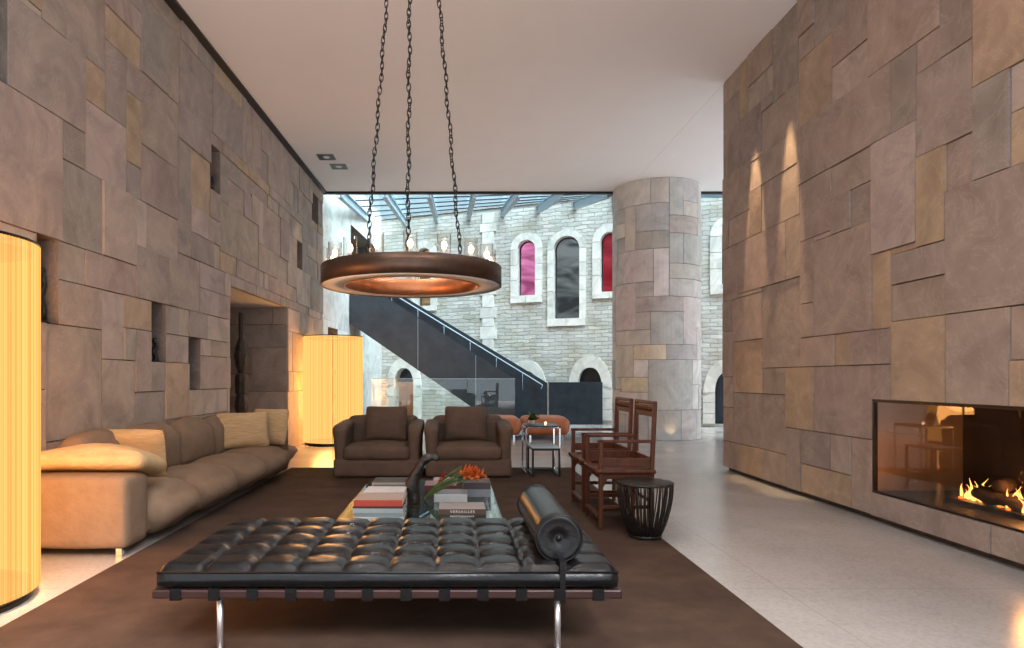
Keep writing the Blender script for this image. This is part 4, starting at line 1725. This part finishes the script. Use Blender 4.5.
# ------------------------------------------------------------------ nesting side tables
def wire_table(name, label, x0, x1, y0, y1, h, mat, topmat, th, grp=None):
    t = thing(name, label, 'side table', ((x0 + x1) / 2, (y0 + y1) / 2, RZ if y1 < 8.8 else 0), group=grp)
    a, b = (x1 - x0) / 2, (y1 - y0) / 2
    h -= RZ
    MB().box((-a, -b, h - .012), (a, b, h)).build('top', topmat, t, bevel=.002)
    mb = MB()
    for sg in (-1, 1):
        mb.bar((-a, sg * (b - th / 2), h - .012 - th / 2), (a, sg * (b - th / 2), h - .012 - th / 2), th, th)
        mb.bar((sg * (a - th / 2), -b, h - .012 - th / 2), (sg * (a - th / 2), b, h - .012 - th / 2), th, th)
    mb.build('apron', mat, t)
    mb = MB()
    mb.bar((-a, b - th / 2, th / 2), (a, b - th / 2, th / 2), th, th)
    if 'chrome' not in label:
        mb.bar((-a, -b + th / 2, th / 2), (a, -b + th / 2, th / 2), th, th)
    for sg in (-1, 1):
        mb.bar((sg * (a - th / 2), -b, th / 2), (sg * (a - th / 2), b, th / 2), th, th)
    mb.build('runner', mat, t)
    for sx in (-1, 1):
        for sy in (-1, 1):
            MB().box((sx * (a - th / 2) - th / 2, sy * (b - th / 2) - th / 2, 0), (sx * (a - th / 2) + th / 2, sy * (b - th / 2) + th / 2, h - .012)).build('leg', mat, t)
    return t


wire_table('side_table', 'tall chrome side table with a plant on it', .895, 1.335, 8.22, 8.72, .625, 'chrome', 'steel', .020)
wire_table('side_table', 'low black square-framed table tucked under the chrome one', .95, 1.30, 8.02, 8.55, .37, 'black', 'white_steel', .024)

pl = thing('potted_plant', 'small green plant in a white pot on the chrome side table', 'plant', (1.0, 8.50, .625))
MB().lathe([(0, 0), (.03, 0), (.042, .02), (.044, .05), (.04, .053), (.038, .045), (0, .045)], (0, 0, 0), 24).build('pot', 'soil', pl)
rg = random.Random(2)
mb = MB()
for k in range(46):
    a = rg.random() * 2 * PI
    el = rg.uniform(.25, 1.35)
    d = Vector((math.cos(a) * math.cos(el), math.sin(a) * math.cos(el), math.sin(el)))
    L = rg.uniform(.08, .16)
    sd = d.cross(Vector((.2, .1, 1))).normalized()
    vs = []
    for q in range(5):
        t = q / 4
        w = .022 * math.sin(PI * (t * .88 + .1))
        c = Vector((0, 0, .045)) + d * L * t + Vector((0, 0, -.02 * t * t))
        vs += [c - sd * w, c + sd * w]
    mb.poly(vs, [(2 * q, 2 * q + 1, 2 * q + 3, 2 * q + 2) for q in range(4)], 0, True)
mb.build('leaves', 'green', pl).name = 'foliage'
cd_ = thing('candle_holder', 'small glass candle holder glowing beside the plant on the chrome table', 'candle', (1.17, 8.40, .625))
MB().lathe([(0, .003), (.028, .003), (.03, 0), (.032, .004), (.034, .05), (.032, .05), (.030, .008), (0, .007)], (0, 0, 0), 20).build('glass', 'glass_clear', cd_)
MB().ball((0, 0, .022), .014, 10, sc=(1, 1, 1.2)).build('candle', 'tealight', cd_)

# ------------------------------------------------------------------ orange benches
ob = thing('orange_bench', 'orange leather bench standing behind the chrome side table', 'bench', (1.83, 13.40, 0), group='orange leather benches')


def bench_parts(t, w, d):
    cushion_mb(w, d, .35, .12, .02, wob=.008, seed=40).build('seat_pad', 'orange', t, loc=(0, 0, .265))
    MB().box((-w / 2 + .08, -d / 2 + .08, .10), (w / 2 - .08, d / 2 - .08, .14)).build('frame', 'black', t)
    for sx in (-1, 1):
        for sy in (-1, 1):
            MB().box((sx * (w / 2 - .14) - .018, sy * (d / 2 - .14) - .018, 0), (sx * (w / 2 - .14) + .018, sy * (d / 2 - .14) + .018, .12)).build('leg', 'chrome', t)


bench_parts(ob, .925, 1.0)
dup(ob, (.86, 13.40, 0), None, 'orange leather bench partly hidden behind the right brown armchair')

# ------------------------------------------------------------------ pleated floor lamps
def lamp(label, x, y, r, h, power):
    t = thing('floor_lamp', label, 'lamp', (x, y, 0), group='drum floor lamps with pleated shades')
    mb = MB()
    np_ = 150
    vs, fs = [], []
    zs_ = [.055 + (h - .055) * q / 6 for q in range(7)]
    for zz in zs_:
        for k in range(np_ * 2):
            a = PI * k / np_
            rr = r + (.006 if k % 2 else -.004)
            vs.append((rr * math.cos(a), rr * math.sin(a), zz))
    m = np_ * 2
    for q in range(6):
        for k in range(m):
            l = (k + 1) % m
            fs.append((q * m + k, q * m + l, (q + 1) * m + l, (q + 1) * m + k))
    mb.poly(vs, fs)
    mb.build('shade', 'shade', t)
    MB().lathe([(0, 0), (r - .03, 0), (r - .03, .03), (r - .06, .035), (0, .035)], (0, 0, 0), 64).build('base', 'lampbase', t)
    MB().lathe([(r - .05, .036), (r - .02, .036), (r - .015, .056), (r - .06, .056)], (0, 0, 0), 64, close=True).build('foot_ring', 'lampbase', t)
    mb = MB()
    mb.tube([(r * math.cos(a * PI / 24), r * math.sin(a * PI / 24), h) for a in range(48)], .009, 6, closed=True)
    for a in range(3):
        mb.tube([(0, 0, h - .02), (r * math.cos(a * 2.094), r * math.sin(a * 2.094), h)], .006, 6)
    mb.build('rim', 'lampbase', t)
    MB().lathe([(.03, h - .05), (r - .03, h - .05), (r - .03, h - .045), (.03, h - .045)], (0, 0, 0), 64, close=True).build('top_blocker', 'lampbase', t)  # unseen disc added to keep the bulbs' light off the ceiling
    MB().tube([(0, 0, .03), (0, 0, h - .02)], .02, 10).build('stem', 'lampbase', t)
    for zz in (.55, 1.0, 1.45):
        light('POINT', 'lamp_bulb', (x, y, zz), power, (1.0, .52, .20), shadow_soft_size=.40)
        MB().tube([(.03, 0, zz - .16), (.03, 0, zz - .06)], .018, 8).build('socket', 'lampbase', t)
    return t


lamp('tall glowing pleated drum lamp in front of the sofa, cut by the frame', -2.83, 3.50, .50, 1.985, 130)
lamp('glowing pleated drum lamp standing by the recess in the stone wall', -2.28, 12.15, .545, 2.0, 120)

# ------------------------------------------------------------------ chandelier
CHX, CHY = -.345, 5.2
RO, RI, ZB, ZT_ = .716, .525, 1.957, 2.103
chd = thing('chandelier', 'bronze ring chandelier with glass candle tubes hanging on three chains', 'chandelier', (CHX, CHY, ZB))
H = ZT_ - ZB
MB().lathe([(RO - .012, H), (RO, H), (RO, 0.0), (RO - .012, .0)], (0, 0, 0), 128, close=True).build('outer_band', 'bronze', chd)
MB().lathe([(RI, .0), (RI + .01, .0), (RI + .01, H), (RI, H)], (0, 0, 0), 128, close=True).build('inner_band', 'copper', chd)
MB().lathe([(RI + .01, .004), (RO - .012, .004), (RO - .012, .010), (RI + .01, .010)], (0, 0, 0), 128, close=True).build('underside', 'satin', chd)
MB().lathe([(RI + .01, H - .012), (RO - .012, H - .012), (RO - .012, H - .004), (RI + .01, H - .004)], (0, 0, 0), 128, close=True).build('tray', 'bronze', chd)
RC = .625
proto = None
for k in range(16):
    a = -PI / 2 + k * PI / 8 + .05
    if proto is None:
        g_ = MB().lathe([(0, .002), (.046, .002), (.050, .0), (.052, .005), (.052, .16), (.048, .16), (.048, .006), (0, .005)], (0, 0, 0), 24).build('candle_tube', 'glass_clear', chd)
        b_ = MB().lathe([(0, .012), (.012, .012), (.013, .05), (0, .05)], (0, 0, 0), 12).build('socket', 'satin', g_)
        w_ = MB().ball((0, 0, .078), .020, 12, sc=(1, 1, 1.5)).build('bulb', 'wick', g_)
        proto = (g_, b_, w_)
        gg = g_
    else:
        gg = g_.copy()
        COL.objects.link(gg)
        for c in (b_, w_):
            c2 = c.copy()
            COL.objects.link(c2)
            c2.parent = gg
    gg.location = (RC * math.cos(a), RC * math.sin(a), H - .004)
    gg.rotation_euler = (0, 0, a)


def chain(p0, p1, pitch=.050, wr_=.0046, seed=0):
    mb = MB()
    p0, p1 = Vector(p0), Vector(p1)
    L = (p1 - p0).length
    n = int(L / pitch)
    d = (p1 - p0).normalized()
    s = d.cross(Vector((1, 0, 0))).normalized()
    b = d.cross(s)
    rgx = random.Random(seed)
    for k in range(n):
        c = p0 + d * (k + .5) * L / n + s * .006 * math.sin(k * .9 + seed) + b * .006 * math.cos(k * .7)
        a0 = (k % 2) * PI / 2 + .4 + rgx.uniform(-.3, .3)
        w = s * math.cos(a0) + b * math.sin(a0)
        pts = []
        for q in range(12):
            t = 2 * PI * q / 12
            pts.append(c + d * ((.038) * math.sin(t)) + w * .0145 * math.cos(t))
        mb.tube(pts, wr_, 5, closed=True)
    return mb


top = CZ - ZB
for k, ang in enumerate((-90, 30, 150)):
    a = math.radians(ang)
    rb, rt = .46, .17
    chain((rb * math.cos(a), rb * math.sin(a), H + .03), (rt * math.cos(a), rt * math.sin(a), top - .06), seed=k).build('chain', 'black', chd)
    mb = MB()
    mb.bar((rb * math.cos(a), rb * math.sin(a), H + .0), ((RI + .05) * math.cos(a), (RI + .05) * math.sin(a), H + .0), .03, .012)
    mb.tube([(rb * math.cos(a), rb * math.sin(a), H), (rb * math.cos(a), rb * math.sin(a), H + .045)], .008, 8)
    mb.build('bracket', 'bronze', chd)
MB().lathe([(0, top - .06), (.18, top - .055), (.2, top - .03), (.2, top), (0, top)], (0, 0, 0), 40).build('ceiling_plate', 'black', chd)

# ------------------------------------------------------------------ recessed ceiling spots
for (x, y, lb) in ((-2.30, 11.62, 'square recessed black ceiling spot, the nearer of the pair'), (-2.17, 12.14, 'square recessed black ceiling spot, the farther of the pair')):
    t = thing('ceiling_spot', lb, 'ceiling light', (x, y, CZ), group='recessed ceiling spots')
    mb = MB()
    a = .15
    mb.box((-a, -a, -.006), (a, -a + .03, .0))
    mb.box((-a, a - .03, -.006), (a, a, .0))
    mb.box((-a, -a + .03, -.006), (-a + .03, a - .03, .0))
    mb.box((a - .03, -a + .03, -.006), (a, a - .03, .0))
    mb.box((-a + .03, -a + .03, -.003), (a - .03, a - .03, -.001))
    mb.build('housing', 'black', t)
    MB().lathe([(0, -.012), (.05, -.012), (.062, -.004), (0, -.004)], (0, 0, 0), 24).build('lens', 'satin', t)

# ------------------------------------------------------------------ totem sculpture in the recess
tot = thing('totem_sculpture', 'tall dark carved wooden totem standing in the wall recess behind the sofa', 'sculpture', (-3.30, 10.05, 0))
mb = MB()
prof = [(0, 0), (.09, 0), (.09, .04), (.05, .06), (.055, .25), (.075, .45), (.05, .62), (.085, .80), (.06, .98), (.075, 1.0), (.08, 1.22), (.07, 1.28), (.04, 1.31), (.075, 1.45), (.09, 1.58), (.07, 1.72), (.035, 1.86), (.036, 2.2), (.03, 2.24), (0, 2.24)]
mb.lathe([(r_ * 1.35, z_) for r_, z_ in prof], (0, 0, 0), 8, smooth=False)
for k in range(6):
    z = 1.42 + k * .05
    mb.tube([(.08, -.05, z), (0, -.085, z + .02), (-.08, -.05, z)], .008, 5)
mb.build('carving', 'totem', tot)
MB().box((-.16, -.16, 0), (.16, .16, .03)).build('plinth', 'black', tot)
# small figures inside the wall niches
for i, (idx_, hgt, lb) in enumerate(((4, .40, 'dark twisted figure in the wall niche beside the tall lamp'), (2, .22, 'small dark figurine in the lower wall niche above the sofa'),
                                     (0, .20, 'small dark figurine in the high wall niche'))):
    ua, va, ub, vb, dp = hl[idx_]
    um = ub - .065
    mb = MB()
    pts = [(0, 0, 0), (.01, .01, hgt * .25), (-.02, 0, hgt * .5), (.02, 0, hgt * .72), (0, 0, hgt)]
    mb.tube(pts, [.034, .022, .036, .02, .024], 10)
    mb.ball((0, 0, hgt), .028, 10)
    mb.lathe([(0, 0), (.045, 0), (.045, .02), (0, .02)], (0, 0, 0), 16)
    o = mb.build('figurine', 'ebony', loc=(lx(um) - .075, um, va))
    tag(o, lb, 'figurine', 'figurines in the wall niches')

# ------------------------------------------------------------------ fireplace
fp = thing('fireplace', 'long glass fronted fireplace set low in the stone wall', 'fireplace', (RX, (fu0 + fu1) / 2, fv0))


def FP(x, y, z):
    return (x - RX, y - (fu0 + fu1) / 2, z - fv0)


XB = 4.38
mb = MB()
mb.box(FP(RX + .005, fu0, fv0), FP(XB, fu1, fv0 + .015))
mb.box(FP(RX + .005, fu0, fv1 - .015), FP(XB, fu1, fv1))
mb.box(FP(XB - .02, fu0, fv0 + .015), FP(XB, fu1, fv1 - .015))
mb.build('firebox', 'firebrick', fp)
MB().box(FP(RX + .03, fu1 - .02, fv0 + .015), FP(XB - .02, fu1 - .003, fv1 - .015)).build('side_panel', 'fire_side', fp)
MB().box(FP(RX + .03, fu0 + .003, fv0 + .015), FP(XB - .02, fu0 + .02, fv1 - .015)).build('side_panel', 'fire_side', fp)
mb = MB()
e = .022
mb.box(FP(RX - .004, fu0, fv0), FP(RX + .03, fu0 + e, fv1))
mb.box(FP(RX - .004, fu1 - e, fv0), FP(RX + .03, fu1, fv1))
mb.box(FP(RX - .004, fu0 + e, fv1 - e), FP(RX + .03, fu1 - e, fv1))
mb.box(FP(RX - .004, fu0 + e, fv0), FP(RX + .03, fu1 - e, fv0 + e * .6))
mb.build('frame', 'lampbase', fp)
MB().box(FP(RX + .008, fu0 + e, fv0 + e * .6), FP(RX + .014, fu1 - e, fv1 - e)).build('glass', 'glass_fire', fp)
mb = MB()
mb.box(FP(RX + .25, fu0 + .1, fv0 + .015), FP(XB - .12, fu1 - .5, fv0 + .05))
mb.build('burner_tray', 'black', fp)
rg = random.Random(5)
mb = MB()
for k in range(40):
    mb.ball(FP(RX + rg.uniform(.30, .62), rg.uniform(3.6, 5.05), fv0 + .055), rg.uniform(.012, .028), 7, sc=(1, 1, .7))
em = mb.build('embers', 'ember', fp)
em.name = 'ember_bed'
em['kind'] = 'stuff'
LG = 'charred logs in the fireplace'
for k, (x, y, z_, rz, ry, L, lb) in enumerate(((4.02, 5.0, .105, 1.3, .12, .32, 'charred log farthest inside the fireplace'), (3.93, 4.68, .105, 1.72, -.06, .40, 'charred log lying nearest the frame edge in the fire'),
                                             (4.06, 4.80, .185, .75, .10, .36, 'charred log lying askew across the two lower ones'))):
    mb = MB()
    pts = [Vector((-L / 2 + L * q / 6, .012 * math.sin(q * 1.7 + k), .010 * math.cos(q * 2.1 + k))) for q in range(7)]
    mb.tube(pts, [.044, .050, .052, .048, .051, .049, .041], 12)
    mb.v = [v + mnoise.noise_vector(v * 22 + Vector((k, 0, 0))) * .007 for v in mb.v]
    o = mb.build('log', 'log', loc=(x, y, fv0 + z_), rot=(0, ry, rz))
    tag(o, lb, 'log', LG)
mb = MB()


def flame_mb(mb, c, h, r, sd):
    vs, fs = [], []
    sg = 8
    for q in range(8):
        t = q / 7
        rr = r * (math.sin(PI * min(1, t * .75 + .25)) ** 1.2) * (1 - t) ** .5 + .0006
        cx = c[0] + .02 * math.sin(t * 4 + sd) * t
        cy = c[1] + .03 * math.sin(t * 5 + sd * 2) * t
        for k in range(sg):
            a = 2 * PI * k / sg
            vs.append((cx + rr * .6 * math.cos(a), cy + rr * math.sin(a), c[2] + h * t))
    for q in range(7):
        for k in range(sg):
            l = (k + 1) % sg
            fs.append((q * sg + k, q * sg + l, (q + 1) * sg + l, (q + 1) * sg + k))
    mb.poly(vs, fs, 0, True)


for k in range(46):
    y = rg.choice((5.06, 5.02, 4.97, 4.93, 4.88, 4.84, 4.66, 4.58, 4.53, 4.48, 4.42, 4.1, 4.0)) + rg.uniform(-.03, .03)
    flame_mb(mb, FP(rg.uniform(3.90, 4.08), y, fv0 + .055), rg.uniform(.05, .16), rg.uniform(.010, .024), k)
o = mb.build('fire', 'flame', loc=fp.location)
o['kind'] = 'stuff'
tag(o, 'orange flames burning over the logs in the fireplace', 'fire')

# ------------------------------------------------------------------ lights
def aim(o, tgt):
    d = Vector(tgt) - o.location
    o.rotation_euler = d.to_track_quat('-Z', 'Y').to_euler()


WARM = (1.0, .91, .85)
# added fill lights over the seating, unseen above the frame
for (x, y, e) in ((-1.2, 1.4, 70), (.6, 1.4, 70), (-1.0, 3.4, 80), (.7, 3.4, 80), (2.3, 2.6, 30), (2.3, 5.0, 34), (-1.0, 5.8, 90), (.8, 6.0, 90)):
    light('SPOT', 'fill_spot', (x, y, CZ - .03), e, WARM, spot_size=math.radians(100), spot_blend=.9, shadow_soft_size=.10)
# narrow accent spots washing the right wall
for (y, zz) in ((7.75, 4.05), (6.95, 3.9)):
    o = light('SPOT', 'accent_spot', (3.30, y, CZ - .04), 500, (1.0, .68, .36), spot_size=math.radians(15), spot_blend=.6, shadow_soft_size=.02)
    aim(o, (3.62, y, 2.2))
# warm wash on the left wall beside the recess
o = light('SPOT', 'accent_spot', (-2.35, 12.0, 4.9), 40, (1.0, .72, .42), spot_size=math.radians(40), spot_blend=.9, shadow_soft_size=.03)
aim(o, (-2.95, 11.6, 2.4))
# uplight at the foot of the column
o = light('SPOT', 'column_uplight', (4.22, 12.60, .03), 2.2, (1.0, .72, .40), spot_size=math.radians(80), spot_blend=.8, shadow_soft_size=.02)
aim(o, (4.24, 12.8, .5))
# lamp in the passage behind the first arch
r = OPEN['door_1'][0]
p = ap((r[0] + r[1]) / 2, 2.3, -1.1)
light('POINT', 'passage_lamp', p, 28, (1.0, .70, .42), shadow_soft_size=.1)
# fire light
light('POINT', 'fire_light', (3.95, 4.4, fv0 + .28), 13, (1.0, .45, .14), shadow_soft_size=.12)
# overcast daylight through the glass roof
o = light('SUN', 'daylight', (2, 16, 12), 24.0, (.97, .94, .95), angle=math.radians(70))
o.rotation_euler = (math.radians(-22), math.radians(8), 0)
o.rotation_euler = Vector((-.38, .36, -1)).to_track_quat('-Z', 'Y').to_euler()

w = bpy.data.worlds.new('World')
scene.world = w
w.use_nodes = True
nt = w.node_tree
bg = nt.nodes['Background']
bg.inputs[0].default_value = (.78, .90, 1.0, 1)
bg.inputs[1].default_value = 1.35

# ------------------------------------------------------------------ camera
cam = bpy.data.cameras.new('camera')
cam.sensor_width = 36
cam.lens = F / 1024 * 36
cam.shift_x = (512 - VX) / 1024
cam.shift_y = (VY - 324) / 1024
cam.clip_start = .05
co = bpy.data.objects.new('camera', cam)
COL.objects.link(co)
co.location = (0, 0, EYE)
co.rotation_euler = (PI / 2, 0, 0)
scene.camera = co

vs_ = scene.view_settings
scene.display_settings.display_device = 'sRGB'
vs_.view_transform = 'Standard'
vs_.look = 'None'
vs_.gamma = 1
vs_.exposure = 0.75
vs_.use_curve_mapping = False
try:
    scene.cycles.use_denoising = True
    scene.cycles.max_bounces = 10
    scene.cycles.transparent_max_bounces = 16
    scene.cycles.sample_clamp_indirect = 6.0
    scene.cycles.caustics_reflective = False
    scene.cycles.caustics_refractive = False
except Exception:
    pass
